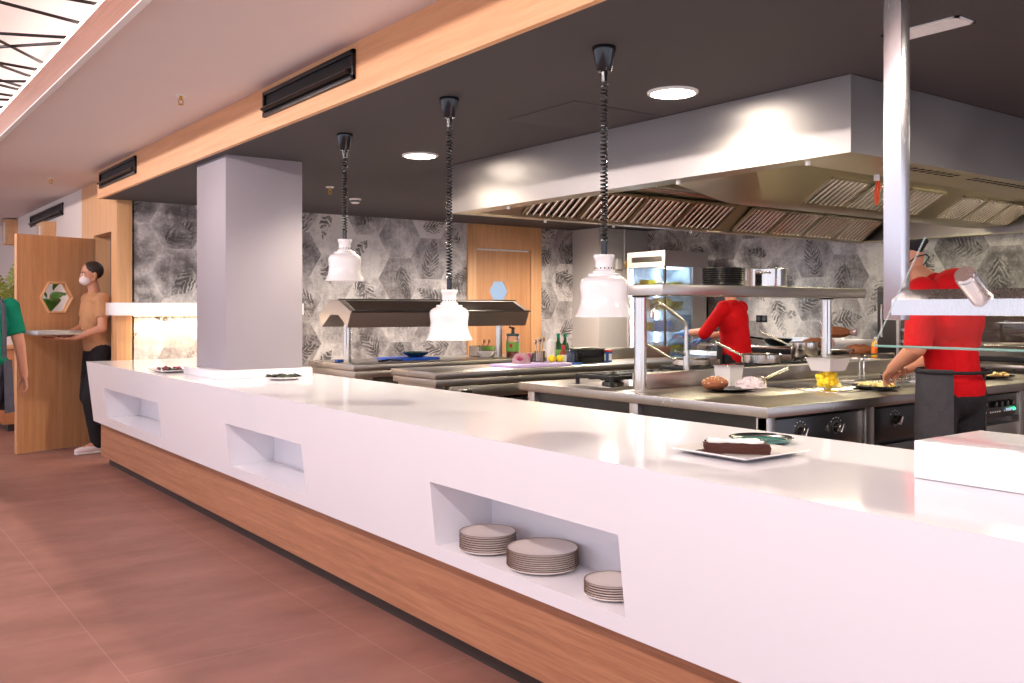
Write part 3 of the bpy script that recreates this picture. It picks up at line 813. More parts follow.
def baffle(x0, x1, ya, za, yb, zb):
    """baffle filter on a slope from (ya, za) low edge to (yb, zb) high edge"""
    lo = Vector((0, ya, za)); hi = Vector((0, yb, zb)); d = (hi - lo); n = Vector((0, -d.z, d.y)).normalized()
    if n.z > 0: n = -n
    f = MB(); g = 0.012
    def q(x, s, o): p = lo + d * s + n * o; return (x, p.y, p.z)
    def slab(xa, xb, s0, s1, o0, o1, mat=None):
        f.hexa([q(xa, s0, o0), q(xb, s0, o0), q(xb, s0, o1), q(xa, s0, o1)], [q(xa, s1, o0), q(xb, s1, o0), q(xb, s1, o1), q(xa, s1, o1)], mat)
    slab(x0, x1, 0, 1, 0.004, 0.006, 'black slot')
    slab(x0, x1, 0, 0.05, 0.006, 0.026, 'hood inner steel'); slab(x0, x1, 0.95, 1, 0.006, 0.026, 'hood inner steel')
    slab(x0, x0 + g, 0, 1, 0.006, 0.026, 'hood inner steel'); slab(x1 - g, x1, 0, 1, 0.006, 0.026, 'hood inner steel')
    N = 8; wsl = (x1 - x0 - 2 * g) / N
    for i in range(N):
        xa = x0 + g + i * wsl + wsl * 0.17
        pts = [(0, 0.012), (wsl * 0.14, 0.024), (wsl * 0.42, 0.024), (wsl * 0.56, 0.012)]
        for (u0, o0), (u1, o1) in zip(pts, pts[1:]):
            f.hexa([q(xa + u0, 0.03, o0), q(xa + u1, 0.03, o1), q(xa + u1, 0.03, o1 + 0.003), q(xa + u0, 0.03, o0 + 0.003)],
                   [q(xa + u0, 0.97, o0), q(xa + u1, 0.97, o1), q(xa + u1, 0.97, o1 + 0.003), q(xa + u0, 0.97, o0 + 0.003)], 'polished steel')
    return f
rows = [(4.10 + 0.525 * i, 5.40, 2.055, 5.14, 2.24) for i in range(4)] + [(6.40 + 0.50 * i, 5.40, 2.055, 5.14, 2.24) for i in range(4)]
rows += [(5.47 + 0.49 * i, 3.985, 2.11, 3.74, 2.262) for i in range(3)] + [(7.20 + 0.40 * i, 3.985, 2.11, 3.74, 2.262) for i in range(3)]
for (x0, ya, za, yb, zb) in rows:
    wd = 0.39 if x0 > 7.1 and ya < 4.5 else 0.515 if x0 < 6.0 and ya > 5 else 0.485
    o = obj('baffle_filter', baffle(x0, x0 + wd, ya, za, yb, zb), None, hd)
for (y, z, r) in ((4.92, 2.265, 0.035), (2.95, 2.20, 0.05)):
    obj('reflecting_bar', MB().cyl((4.0, y, z), (8.4, y, z), r, n=20), 'polished steel', hd)  # plain steel bars shaped to carry the bright lamp reflection along the hood
for (x0, x1, y, z) in ((4.75, 5.15, 4.62, 2.285), (6.2, 7.4, 4.75, 2.285), (4.6, 5.9, 3.2, 2.285), (6.6, 7.8, 3.2, 2.285)):  # near-side lamps are unseen, added to light the worktop
    lh = obj('hood_lamp', MB().box(x0 - 0.02, x1 + 0.02, y - 0.07, y + 0.07, z - 0.01, 2.30, 0.004), 'white plastic', hd)
    obj('diffuser', MB().box(x0, x1, y - 0.055, y + 0.055, z - 0.018, z - 0.008, 0.003), 'hood light', lh)
b = MB()
for i in range(60):
    if i % 12 > 9: continue
    x = 4.0 + i * 0.065
    b.box(x, x + 0.03, HY0 + 0.07, HY0 + 0.095, HZ - 0.002, HZ + 0.002); b.box(x + 0.01, x + 0.04, HY0 + 0.11, HY0 + 0.135, HZ - 0.002, HZ + 0.002)
obj('air_slots', b, 'black slot', hd)
for (x, y) in ((3.62, 4.9), (3.62, 3.4), (3.62, 2.6), (6.0, 5.49), (5.1, 5.49), (4.4, 5.49)):
    obj('rim_clip', MB().cyl((x, y, HZ - 0.02), (x, y, HZ), 0.012, n=10), 'white plastic', hd)
obj('fire_nozzle', MB().cyl((4.15, 3.35, 2.30), (4.15, 3.35, 2.19), 0.012, n=10).cyl((4.15, 3.35, 2.20), (4.15, 3.35, 2.15), 0.028, 0.022, 14), 'white plastic', hd)
t = thing('orange_hanging_loop', 'orange cord loop hanging from the hood rim beside the post', 'cord loop', (4.27, 2.66, HZ - 0.1))
obj('hook', MB().cyl((4.27, 2.66, HZ - 0.03), (4.27, 2.66, HZ), 0.014, n=10), 'white plastic', t)
obj('cord_loop', MB().tube([(4.27 + 0.028 * math.sin(a) + (0.012 if math.cos(a) > 0.3 else 0), 2.66 + 0.01 * math.sin(a), HZ - 0.085 + 0.062 * math.cos(a)) for a in [i * PI / 10 for i in range(20)]], 0.006, 6, closed=True), 'orange cord', t)

# ------------------------------------------------------------------ cooking island
isl = thing('cooking_island', 'stainless steel cooking island with black control panels', 'cooking island', (5.0, 3.7, 0))
IX0, IX1, IY0, IY1 = 3.5, 6.75, 2.73, 4.63
obj('worktop', MB().box(IX0, IX1, IY0, IY1, 0.85, 0.90, 0.004), 'worktop steel', isl)
b = MB().box(IX0 + 0.06, IX1 - 0.06, IY0 + 0.06, IY1 - 0.06, 0.12, 0.85)
obj('body', b, 'black panel', isl)
for y in (2.75, 3.60, 4.50):
    obj('side_leg', MB().box(IX0 + 0.02, IX0 + 0.08, y, y + 0.065, 0, 0.85, 0.004), 'steel', isl)
for (xa, xb) in ((3.52, 3.575), (4.31, 4.385), (5.10, 5.20), (5.97, 6.03), (6.66, 6.73)):
    obj('front_leg', MB().box(xa, xb, IY0 + 0.015, IY0 + 0.075, 0, 0.85, 0.003), 'steel', isl)
def knob(par, x, z, y=IY0 + 0.03, r=0.026):
    k = obj('control_knob', MB().cyl((x, y, z), (x, y - 0.022, z), r, r * 0.86, 20), 'black plastic', par)
    obj('knob_grip', MB().obox((x, y - 0.032, z), (r * 0.5, 0.024, r * 1.9), (0, 0.5, 0), 0.003), 'polished steel', k)
    obj('knob_ring', MB().cyl((x, y + 0.002, z), (x, y - 0.003, z), r * 1.35, n=24), 'dark steel', k)
for (xa, xb, ks) in ((3.58, 4.305, (3.78, 4.07)), (4.39, 5.095, (4.60, 4.9))):
    p = obj('control_panel', MB().box(xa, xb, IY0 + 0.03, IY0 + 0.06, 0.665, 0.835, 0.004), 'black panel', isl)
    for x in ks: knob(p, x, 0.765)
    b = MB()
    for x in ks:
        for i in range(5):
            a = -0.9 + i * 0.45
            b.obox((x + 0.05 * math.sin(a), IY0 + 0.029, 0.765 + 0.05 * math.cos(a)), (0.004, 0.002, 0.004))
    obj('dial_marks', b, 'label white', p)
    obj('oven_door', MB().box(xa + 0.01, xb - 0.01, IY0 + 0.03, IY0 + 0.06, 0.2, 0.64, 0.005), 'dark steel', isl)
p = obj('control_panel', MB().box(5.21, 5.965, IY0 + 0.02, IY0 + 0.06, 0.70, 0.84, 0.004), 'black panel', isl)
for i in range(8):
    x = 5.29 + (i % 4) * 0.07 + (i // 4) * 0.33
    k = obj('control_knob', MB().cyl((x, IY0 + 0.022, 0.785), (x, IY0 - 0.012, 0.785), 0.022, 0.018, 18), 'black plastic', p)
    obj('knob_pointer', MB().box(x - 0.003, x + 0.003, IY0 - 0.016, IY0 - 0.010, 0.785, 0.803), 'steel', k)
b = MB()
for i in range(24):
    if i % 6 == 5: continue
    x = 5.27 + i * 0.028; b.box(x, x + 0.010, IY0 + 0.018, IY0 + 0.021, 0.733, 0.742)
obj('dial_marks', b, 'label white', p)
obj('power_led', MB().ball((5.90, IY0 + 0.018, 0.745), 0.008), 'green led', p)
obj('power_display', MB().box(5.80, 5.87, IY0 + 0.016, IY0 + 0.022, 0.738, 0.752), 'lit door pane', p)
obj('warming_drawer', MB().box(5.21, 5.965, IY0 + 0.02, IY0 + 0.06, 0.42, 0.66, 0.004), 'steel', isl)
obj('upstand', MB().box(3.72, 6.6, 3.77, 3.85, 0.90, 0.99, 0.004), 'steel', isl)
obj('griddle_plate', MB().box(4.40, 6.3, 2.95, 3.60, 0.90, 0.906, 0.002), 'polished steel', isl)
def burner(par, x, y, z, s=0.15):
    g = obj('burner_grate', MB(), None, par) if False else None
    f = MB(); h = 0.065
    for sx in (-1, 1):
        f.box(x + sx * s - 0.012, x + sx * s + 0.012, y - s, y + s, z + h - 0.024, z + h, 0.003)
        f.box(x - s, x + s, y + sx * s - 0.012, y + sx * s + 0.012, z + h - 0.024, z + h, 0.003)
        for sy in (-1, 1): f.cyl((x + sx * s, y + sy * s, z), (x + sx * s, y + sy * s, z + h), 0.013, n=8)
    for k in range(8):
        a = k * PI / 4 + PI / 8
        f.obox((x + 0.6 * s * math.cos(a), y + 0.6 * s * math.sin(a), z + h - 0.014), (s * 0.85, 0.02, 0.034), (0, 0, a), 0.003)
    g = obj('burner_grate', f, 'black cast iron', par)
    obj('burner_cap', MB().lathe([(0, 0.035), (0.045, 0.035), (0.05, 0.028), (0.052, 0.0), (0, 0.0)], (x, y, z), 24), 'black cast iron', g)
    obj('burner_ring', MB().lathe([(0.053, 0.0), (0.053, 0.018), (0.065, 0.016), (0.068, 0)], (x, y, z), 24), 'dark steel', g)
for (x, y) in ((3.84, 4.14), (4.17, 4.14), (4.84, 4.42), (5.44, 4.30), (6.0, 4.34)):
    burner(isl, x, y, 0.90, 0.15)
obj('drip_tray', MB().box(3.66, 4.36, 3.96, 4.34, 0.90, 0.904), 'polished steel', isl)

# tap on the island
t = thing('pot_filler_tap', 'tall chrome swivel tap behind the island upstand', 'tap', (4.256, 3.93, 0.90))
obj('tap_base', MB().cyl((4.256, 3.93, 0.90), (4.256, 3.93, 0.93), 0.03, n=20).cyl((4.256, 3.93, 0.93), (4.256, 3.93, 1.10), 0.018, n=16), 'polished steel', t)
obj('spout', MB().tube([(4.256, 3.93, 1.08), (4.256, 3.93, 1.24), (4.25, 3.93, 1.265), (4.22, 3.93, 1.285), (4.06, 3.93, 1.372), (4.01, 3.93, 1.392), (3.985, 3.93, 1.375), (3.965, 3.93, 1.32)], 0.0115, 12), 'polished steel', t)
obj('aerator', MB().cyl((3.967, 3.93, 1.33), (3.96, 3.93, 1.30), 0.015, 0.015, 14), 'polished steel', t)
obj('lever', MB().tube([(4.256, 3.93, 1.07), (4.20, 3.93, 1.09), (4.16, 3.93, 1.10)], [0.010, 0.009, 0.006], 8), 'polished steel', t)

# ------------------------------------------------------------------ pass shelf over the island
sh = thing('pass_shelf', 'raised stainless steel pass shelf on round posts over the island', 'shelf', (4.5, 3.6, 0.90))
obj('shelf_board', MB().box(3.56, 5.42, 3.455, 3.75, 1.428, 1.486, 0.004), 'steel', sh)
for x in (3.625, 5.33):
    pst = obj('post', MB().cyl((x, 3.685, 0.90), (x, 3.685, 1.428), 0.034, n=32), 'polished steel', sh)
    obj('post_flange', MB().lathe([(0, 0), (0.058, 0), (0.058, 0.005), (0.036, 0.009), (0, 0.009)], (x, 3.685, 0.90), 32), 'steel', pst)
    obj('post_collar', MB().lathe([(0, 0), (0.045, 0), (0.052, -0.008), (0.036, -0.012), (0, -0.012)][::-1], (x, 3.685, 1.428), 32), 'dark steel', pst)
# black plates and pot on the shelf
def plate_mesh(R, h, rimw, body, rim, name):
    """shallow plate: body mesh and its coloured rim"""
    pr = [(0, 0), (R * 0.62, 0), (R * 0.70, 0.001), (R * 0.95, h * 0.55), (R * 0.99, h * 0.97), (R * 0.975, h), (R * 0.955, h * 0.75), (R * 0.70, 0.0045), (0, 0.004)]
    bm = MB().lathe(pr, n=56).mesh(name, body)
    rm = MB().lathe([(R * 0.974, h * 0.955), (R * 0.99, h * 0.95), (R * 0.998, h * 0.99), (R * 0.985, h * 1.03), (R * 0.968, h * 1.02), (R * 0.96, h * 0.98), (R * 0.974, h * 0.955)], n=56).mesh('rim', rim)
    return bm, rm
ORD = ['topmost', 'second', 'third', 'fourth', 'fifth', 'sixth', 'seventh', 'eighth', 'ninth', 'tenth', 'eleventh', 'twelfth']
def stack(name, n, R, h, step, loc, body, rim, label, group):
    bm, rm = plate_mesh(R, h, 0.01, body, rim, 'dish')
    root = None
    for i in range(n):
        k = n - 1 - i
        lab = label.replace('#', 'topmost' if k == 0 else 'lowest' if i == 0 else ORD[k] + ' from top')
        p = (loc[0] + random.uniform(-.0005, .0005), loc[1] + random.uniform(-.0005, .0005), loc[2] + i * step)
        if root is None:
            root = thing(name, lab, 'plate', p, 0, group)
            d = obj('dish', bm, None, root, False); obj('rim', rm, None, root, False)
        else: dup(root, p, random.random() * 6, lab, group)
random.seed(11)
p = Vector((4.318, 3.60, 1.486))
stack('black_plate', 8, 0.128, 0.018, 0.0125, (4.21, 3.60, 1.4872), 'black glaze', 'black glaze', 'black plate in the stack on the steel pass shelf, #', 'black plates on the pass shelf')
def pot(name, label, loc, R, h, handle=None, hl=0.2, hz=0.5, mat='polished steel', two=False, cat='pot', elev=0.45):
    t = thing(name, label, cat, loc)
    th = 0.003
    pr = [(0, 0), (R * 0.96, 0), (R, 0.006), (R, h - 0.004), (R + 0.005, h), (R + 0.001, h + 0.001), (R - th, h - 0.004), (R - th, 0.008), (0, 0.006)]
    obj('pot_body', MB().lathe(pr, n=48), mat, t, False)
    if two:
        for a in (0.5, 0.5 + PI):
            c, s = math.cos(a), math.sin(a)
            pts = [(R * c - 0.04 * s, R * s + 0.04 * c, h * 0.75), ((R + 0.03) * c - 0.035 * s, (R + 0.03) * s + 0.035 * c, h * 0.78), ((R + 0.03) * c + 0.035 * s, (R + 0.03) * s - 0.035 * c, h * 0.78), (R * c + 0.04 * s, R * s - 0.04 * c, h * 0.75)]
            obj('side_handle', MB().tube(pts, 0.006, 8), mat, t, False)
    if handle is not None:
        a = handle; c, s = math.cos(a), math.sin(a); z0 = h * 0.8
        pts = [(R * c, R * s, z0), ((R + 0.03) * c, (R + 0.03) * s, z0 + 0.03 * elev), ((R + hl * 0.6) * c, (R + hl * 0.6) * s, z0 + hl * 0.6 * elev), ((R + hl) * c, (R + hl) * s, z0 + hl * elev)]
        obj('long_handle', MB().tube(pts, [0.007, 0.0075, 0.009, 0.0095], 10), mat, t, False)
    return t
pot('steel_pot', 'wide shiny steel pot on the pass shelf beside black plates', (4.585, 3.585, 1.486), 0.118, 0.11, None, two=True)

# ------------------------------------------------------------------ things on the island
random.seed(5)
t = thing('bread_tray', 'black oval tray of seeded bread wrapped in film on the island', 'tray', (4.06, 3.42, 0.90))
obj('tray_body', MB().lathe([(0, 0), (0.11, 0), (0.15, 0.014), (0.155, 0.016), (0.145, 0.016), (0.11, 0.004), (0, 0.004)], n=40, sx=1.0, sy=0.75), 'black plastic', t, False)
lf = thing('bread_loaf', 'brown seeded bread loaf on the black tray', 'bread', (3.99, 3.47, 0.905))
f = MB().ball((0, 0, 0.036), (0.085, 0.06, 0.040), seg=24, rings=14)
bmesh.ops.translate(f.bm, verts=f.bm.verts[:], vec=(0, 0, 0))
for v in f.bm.verts:
    v.co += v.normal * random.uniform(-0.003, 0.003); v.co.z = max(v.co.z, 0.0)
obj('loaf', f, 'bread crust', lf, False)
f = MB()
for i in range(70):
    a = random.random() * 2 * PI; e = random.uniform(0.1, 1.45); d = Vector((0.085 * math.cos(a) * math.cos(e), 0.06 * math.sin(a) * math.cos(e), 0.036 + 0.040 * math.sin(e)))
    f.ball(d, (0.005, 0.0028, 0.002), seg=6, rings=4, rot=(random.random(), random.random(), random.random() * 6))
obj('seeds', f, 'seed', lf, False)['kind'] = 'stuff'
def crumple(name, label, cat, c, rx, ry, h, mat, seed):
    random.seed(seed); f = MB(); n, mrows = 28, 9; g = []
    for i in range(mrows):
        e = i / (mrows - 1) * PI / 2; row = []
        for j in range(n):
            a = 2 * PI * j / n; r = math.cos(e) * (1 + random.uniform(-.16, .16)); row.append(f.bm.verts.new((rx * r * math.cos(a), ry * r * math.sin(a), max(0.0, h * math.sin(e) * (1 + random.uniform(-.3, .3)) if i else 0))))
        g.append(row)
    for i in range(mrows - 1):
        for j in range(n): f.bm.faces.new((g[i][j], g[i][(j+1)%n], g[i+1][(j+1)%n], g[i+1][j]))
    f.bm.faces.new(g[0][::-1]); f.bm.faces.new(g[-1])
    o = obj(name, f, mat, None, False); o.location = c
    return tag(o, label, cat)
crumple('film_wrap', 'crumpled clear film spilling off the bread tray', 'plastic film', (4.165, 3.37, 0.918), 0.085, 0.075, 0.05, 'crinkled film', 4)
t = thing('plastic_tub', 'clear square plastic tub standing behind the bread loaf', 'tub', (4.28, 3.62, 0.90))
f = MB().hexa([(-.05,-.05,0),(.05,-.05,0),(.05,.05,0),(-.05,.05,0)], [(-.06,-.06,.125),(.06,-.06,.125),(.06,.06,.125),(-.06,.06,.125)])
obj('tub_body', f, 'frosted plastic', t, False)
obj('tub_rim', MB().box(-.064, .064, -.064, .064, .118, .126, 0.002), 'clear plastic film', t, False)
pot('small_saucepan', 'small steel saucepan with raised handle beside the bread tray', (4.30, 3.42, 0.90), 0.045, 0.07, -0.25, 0.16, cat='saucepan', elev=0.35)
pot('shallow_pan', 'shallow steel pan on the island burner behind the tap', (4.84, 4.42, 0.967), 0.13, 0.045, 2.75, 0.2, cat='pan', elev=0.55)
pot('low_saucepan', 'low steel saucepan on the middle far burner of the island', (5.44, 4.30, 0.967), 0.14, 0.065, 2.6, 0.2, cat='saucepan', elev=0.5)
pot('tall_pot', 'deep steel pot with long raised handle near the shelf post', (6.0, 4.34, 0.967), 0.10, 0.14, 2.55, 0.25, cat='pot', elev=0.42)
t = thing('food_tub', 'clear tub full of yellow food beneath a clear lid box on the island', 'food tub', (4.50, 3.10, 0.906))
f = MB().hexa([(-.065,-.055,0),(.065,-.055,0),(.065,.055,0),(-.065,.055,0)], [(-.08,-.07,.105),(.08,-.07,.105),(.08,.07,.105),(-.08,.07,.105)])
obj('tub_body', f, 'clear glass', t, False)
f = MB(); random.seed(8)
for i in range(60): f.ball((random.uniform(-.050, .050), random.uniform(-.040, .040), random.uniform(0.02, 0.092)), random.uniform(.012, .018), seg=8, rings=6)
fd = obj('yellow_filling', f, 'food yellow', t, False); fd['kind'] = 'stuff'
t = thing('lid_box', 'empty translucent plastic box stacked on the yellow food tub', 'box', (4.50, 3.10, 1.012))
f = MB().hexa([(-.07,-.06,0),(.07,-.06,0),(.07,.06,0),(-.07,.06,0)], [(-.095,-.08,.07),(.095,-.08,.07),(.095,.08,.07),(-.095,.08,.07)])
obj('box_body', f, 'frosted plastic', t, False)
obj('box_rim', MB().box(-.10, .10, -.085, .085, .068, .074, 0.002), 'clear plastic film', t, False)
def dish_food(name, label, cat, loc, R, body, rim, foods, seed, sq=False):
    t = thing(name, label, cat, loc)
    bm, rm = plate_mesh(R, 0.018, 0.01, body, rim, 'dish')
    obj('dish', bm, None, t, False); obj('rim', rm, None, t, False)
    random.seed(seed)
    for (matn, n, s, spread, part) in foods:
        f = MB()
        for i in range(n):
            a = random.random() * 2 * PI; r = spread * math.sqrt(random.random())
            f.ball((r * math.cos(a), r * math.sin(a), 0.006 + s * 0.5 + random.random() * s * 0.8), (s * random.uniform(.9, 1.7), s * random.uniform(.6, 1.1), s * random.uniform(.35, .6)), seg=10, rings=6, rot=(random.uniform(-.5, .5), random.uniform(-.5, .5), random.random() * 6))
        o = obj(part, f, matn, t, False); o['kind'] = 'stuff'
    return t
dish_food('black_dish', 'black plate of pale food under the chef hands', 'plate', (4.80, 2.99, 0.906), 0.135, 'black glaze', 'black glaze', [('food cream', 30, 0.017, 0.095, 'pale_food'), ('food yellow', 10, 0.012, 0.09, 'yellow_food')], 3)
dish_food('tray_of_snacks', 'black plate of small browned snacks behind the chef', 'plate', (6.15, 3.02, 0.906), 0.15, 'black glaze', 'black glaze', [('food cream', 26, 0.016, 0.11, 'pale_snacks'), ('food brown', 16, 0.014, 0.11, 'browned_snacks')], 6)
crumple('pale_food_pile', 'low pile of chopped pale food left of the black plate', 'food', (4.66, 3.18, 0.9075), 0.06, 0.05, 0.035, 'food cream', 9)
t = thing('wire_rack', 'bent steel rod rack standing on the island griddle', 'rack', (5.55, 3.45, 0.906))
for (xa, xb, y) in ((-.42, -.02, 0.12), (0.03, 0.40, 0.12)):
    obj('rod_loop', MB().tube([(xa, y, 0), (xa, y, 0.13), (xa + .01, y, 0.145), (xb - .01, y, 0.145), (xb, y, 0.13), (xb, y, 0)], 0.006, 8), 'polished steel', t, False)
obj('cross_rod', MB().tube([(-.42, .12, .004), (-.42, -.1, .006), (0.40, -.1, .006), (0.40, .12, .004)], 0.005, 8), 'polished steel', t, False)
t = thing('square_pan', 'small square steel pan with tilted scoop beside the rod rack', 'pan', (5.74, 3.20, 0.906))
f = MB().box(-.1, .1, -.08, .08, 0, 0.006, .002)
for (a, c) in (((-.1, -.097), (-.08, .08)), ((.097, .1), (-.08, .08))): f.box(a[0], a[1], c[0], c[1], 0, .05)
for (a, c) in (((-.1, .1), (-.08, -.077)), ((-.1, .1), (.077, .08))): f.box(a[0], a[1], c[0], c[1], 0, .05)
obj('pan_body', f, 'polished steel', t, False)
obj('scoop_handle', MB().tube([(.02, 0, .012), (-.06, 0.02, .08), (-.12, 0.03, .15)], [.012, .009, .009], 8), 'polished steel', t, False)

# ------------------------------------------------------------------ bench behind the island (middle)
bn = thing('steel_bench', 'long stainless steel prep bench holding the purple cutting board', 'bench', (5.6, 6.0, 0))
obj('worktop', MB().box(3.54, 6.6, 5.68, 6.32, 0.85, 0.90, 0.004), 'worktop steel', bn)
obj('under_frame', MB().box(3.55, 6.59, 5.69, 6.31, 0.80, 0.846, 0.003), 'steel', bn)
obj('back_upstand', MB().box(5.50, 6.6, 6.30, 6.32, 0.90, 1.0, 0.003), 'steel', bn)
obj('body', MB().box(4.65, 6.5, 5.74, 6.28, 0.1, 0.80), 'dark steel', bn)
obj('end_panel', MB().box(3.58, 3.66, 5.74, 6.28, 0.1, 0.80), 'steel', bn)
obj('bottom_shelf', MB().box(3.66, 4.65, 5.76, 6.26, 0.60, 0.63), 'dark steel', bn)
for (x, y) in ((3.6, 5.76), (3.6, 6.22), (6.4, 5.76), (6.4, 6.22)): obj('leg', MB().cyl((x, y, 0), (x, y, 0.1), 0.025, n=14), 'steel', bn)
dr = obj('drawer', MB().box(3.68, 4.5, 5.70, 5.74, 0.70, 0.79, 0.004), 'steel', bn)
obj('drawer_handle', MB().box(3.75, 3.85, 5.66, 5.70, 0.735, 0.77, 0.003), 'polished steel', dr)
obj('drawer_handle', MB().box(4.34, 4.44, 5.66, 5.70, 0.735, 0.77, 0.003), 'polished steel', dr)
t = thing('black_roasting_tin', 'black roasting tin on the shelf under the steel bench', 'roasting tin', (3.98, 5.9, 0.63))
f = MB().hexa([(-.2,-.13,0),(.2,-.13,0),(.2,.13,0),(-.2,.13,0)], [(-.23,-.15,.06),(.23,-.15,.06),(.23,.15,.06),(-.23,.15,.06)])
obj('tin_body', f, 'black cast iron', t, False)
obj('tin_rim', MB().tube([(-.235,-.155,.06),(.235,-.155,.06),(.235,.155,.06),(-.235,.155,.06)], .006, 8, closed=True), 'black metal', t, False)
t = thing('black_wire_grid', 'black wire cooling grid under the steel bench', 'wire grid', (4.42, 5.9, 0.63))
f = MB()
for i in range(9): f.cyl((-.18 + i * .045, -.12, .04), (-.18 + i * .045, .12, .04), .004, n=6)
for y in (-.12, 0, .12): f.cyl((-.18, y, .046), (.18, y, .046), .005, n=6)
for (x, y) in ((-.18, -.12), (.18, -.12), (-.18, .12), (.18, .12)): f.cyl((x, y, 0), (x, y, .046), .005, n=6)
obj('grid_body', f, 'black cast iron', t, False)

# things on the middle bench
t = thing('cutting_board', 'pale purple cutting board on the prep bench', 'cutting board', (4.58, 5.90, 0.90))
obj('board', MB().box(-.31, .31, -.15, .13, 0, .022, .004), 'purple board', t, False)
def bottle(name, label, loc, prof, mat, cap=None, labelband=None, cat='bottle'):
    t = thing(name, label, cat, loc)
    obj('bottle_body', MB().lathe(prof, n=24), mat, t, False)
    if labelband:
        r, z0, z1, m = labelband; obj('paper_label', MB().lathe([(r, z0), (r + .0012, z0), (r + .0012, z1), (r, z1)], n=24), m, t, False)
    if cap:
        pr, m = cap; obj('cap', MB().lathe(pr, n=20), m, t, False)
    return t
def green_bottle(label, loc):
    return bottle('oil_bottle', label, loc, [(0, 0), (.031, 0), (.033, .006), (.033, .13), (.028, .155), (.013, .185), (.012, .215), (0, .215)], 'green glass', ([(0, .212), (.0145, .21), (.0145, .245), (.013, .248), (0, .248)], 'green cloth'), (.0332, .03, .11, 'label green'))
green_bottle('green glass bottle with green cap, left one behind the squeeze bottle', (5.09, 6.17, .90))
green_bottle('green glass bottle with green cap, right one above the clear cup', (5.165, 6.17, .90))
bottle('sauce_bottle', 'small red capped sauce bottle with white label', (4.985, 5.98, .90), [(0, 0), (.026, 0), (.027, .005), (.027, .085), (.015, .115), (.012, .13), (0, .13)], 'sauce red', ([(0, .128), (.0135, .128), (.0135, .155), (0, .156)], 'label red'), (.0272, .015, .075, 'label white'))
bottle('squeeze_bottle', 'tall white squeeze bottle standing behind two lemons', (4.955, 6.10, .90), [(0, 0), (.035, 0), (.038, .006), (.038, .17), (.034, .18), (.034, .186), (.016, .2), (.005, .245), (.004, .25), (0, .25)], 'white plastic')
def lemon(label, loc):
    t = thing('lemon', label, 'lemon', loc, 0.4, 'lemons on the prep bench')
    obj('fruit', MB().lathe([(0, -.043), (.006, -.040), (.018, -.033), (.029, -.012), (.029, .012), (.018, .033), (.006, .040), (0, .043)], n=20), 'lemon yellow', t, False).rotation_euler = (0, PI / 2, 0)
    obj('stem_end', MB().ball((-.043, 0, 0), .004, seg=8, rings=6), 'food brown', t, False)
lemon('bright yellow lemon left of the white squeeze bottle', (4.82, 5.93, .951)); lemon('bright yellow lemon right of the white squeeze bottle', (4.885, 5.90, .951))
t = thing('utensil_jar', 'jar of spoons and tongs standing beside the lemons', 'utensil jar', (4.735, 5.98, .922))
obj('jar_body', MB().lathe([(0, 0), (.04, 0), (.043, .01), (.045, .09), (.042, .09), (.04, .012), (0, .008)], n=24), 'clear plastic film', t, False)
for k, (dx, dy, hh) in enumerate(((-.03, .01, .15), (-.012, -.01, .17), (.01, .015, .16), (.03, -.01, .175), (.022, .02, .165))):
    u = MB().tube([(dx * .3, dy * .3, .012), (dx, dy, hh)], .004, 6); u.ball((dx * 1.1, dy * 1.1, hh + .014), (.013, .006, .02), seg=10, rings=6)
    obj('utensil', u, 'polished steel' if k != 3 else 'brass', t, False)
t = thing('beetroot_bag', 'bag of dark pink beetroot on the purple cutting board', 'food bag', (4.51, 5.93, .922))
f = MB(); random.seed(2)
for i in range(14): f.ball((random.uniform(-.06, .06), random.uniform(-.04, .04), .022 + random.uniform(0, .045)), random.uniform(.018, .026), seg=10, rings=6)
obj('beetroot_pieces', f, 'beetroot', t, False)['kind'] = 'stuff'
obj('bag_top', MB().lathe([(.085, 0), (.08, .05), (.05, .08), (.03, .075)], n=16, sy=.7), 'rose glass', t, False)
t = thing('glass_bowl', 'clear glass bowl behind the beetroot bag', 'bowl', (4.72, 6.16, .90))
obj('bowl_body', MB().lathe([(0, 0), (.05, 0), (.085, .05), (.095, .085), (.09, .085), (.08, .05), (.045, .006), (0, .006)], n=32), 'clear plastic film', t, False)
t = thing('clear_cup', 'clear plastic measuring cup beside the sauce bottle', 'cup', (5.09, 6.02, .90))
obj('cup_body', MB().lathe([(0, 0), (.04, 0), (.052, .11), (.055, .112), (.05, .112), (.037, .005), (0, .005)], n=28), 'clear plastic film', t, False)
f = MB()
for i in range(5): f.lathe([(.0425 + i * .0022, .02 + i * .018), (.0432 + i * .0022, .02 + i * .018), (.0435 + i * .0022, .023 + i * .018), (.0428 + i * .0022, .023 + i * .018)], n=28)
obj('measure_marks', f, 'label blue', t, False)
t = thing('black_bin', 'black rectangular container at the end of the prep bench', 'container', (5.30, 6.05, .90))
f = MB()
W_, D_, Hh = .13, .09, .115
f.box(-W_, W_, -D_, D_, 0, .006)
f.box(-W_, W_, -D_, -D_ + .006, 0, Hh, .002).box(-W_, W_, D_ - .006, D_, 0, Hh, .002).box(-W_, -W_ + .006, -D_, D_, 0, Hh, .002).box(W_ - .006, W_, -D_, D_, 0, Hh, .002)
obj('bin_body', f, 'black plastic', t, False)
obj('bin_rim', MB().tube([(-W_ - .004, -D_ - .004, Hh), (W_ + .004, -D_ - .004, Hh), (W_ + .004, D_ + .004, Hh), (-W_ - .004, D_ + .004, Hh)], .006, 8, closed=True), 'dark steel', t, False)
t = thing('blue_disc', 'small flat blue disc lying beside the clear cup', 'lid', (5.04, 5.88, .90))
obj('lid_disc', MB().lathe([(0, 0), (.055, 0), (.057, .004), (.055, .012), (.045, .010), (0, .010)], n=28), 'label blue', t, False)
t = thing('salt_tin', 'round blue and white tin with red lid near the post', 'tin', (5.50, 6.0, .90))
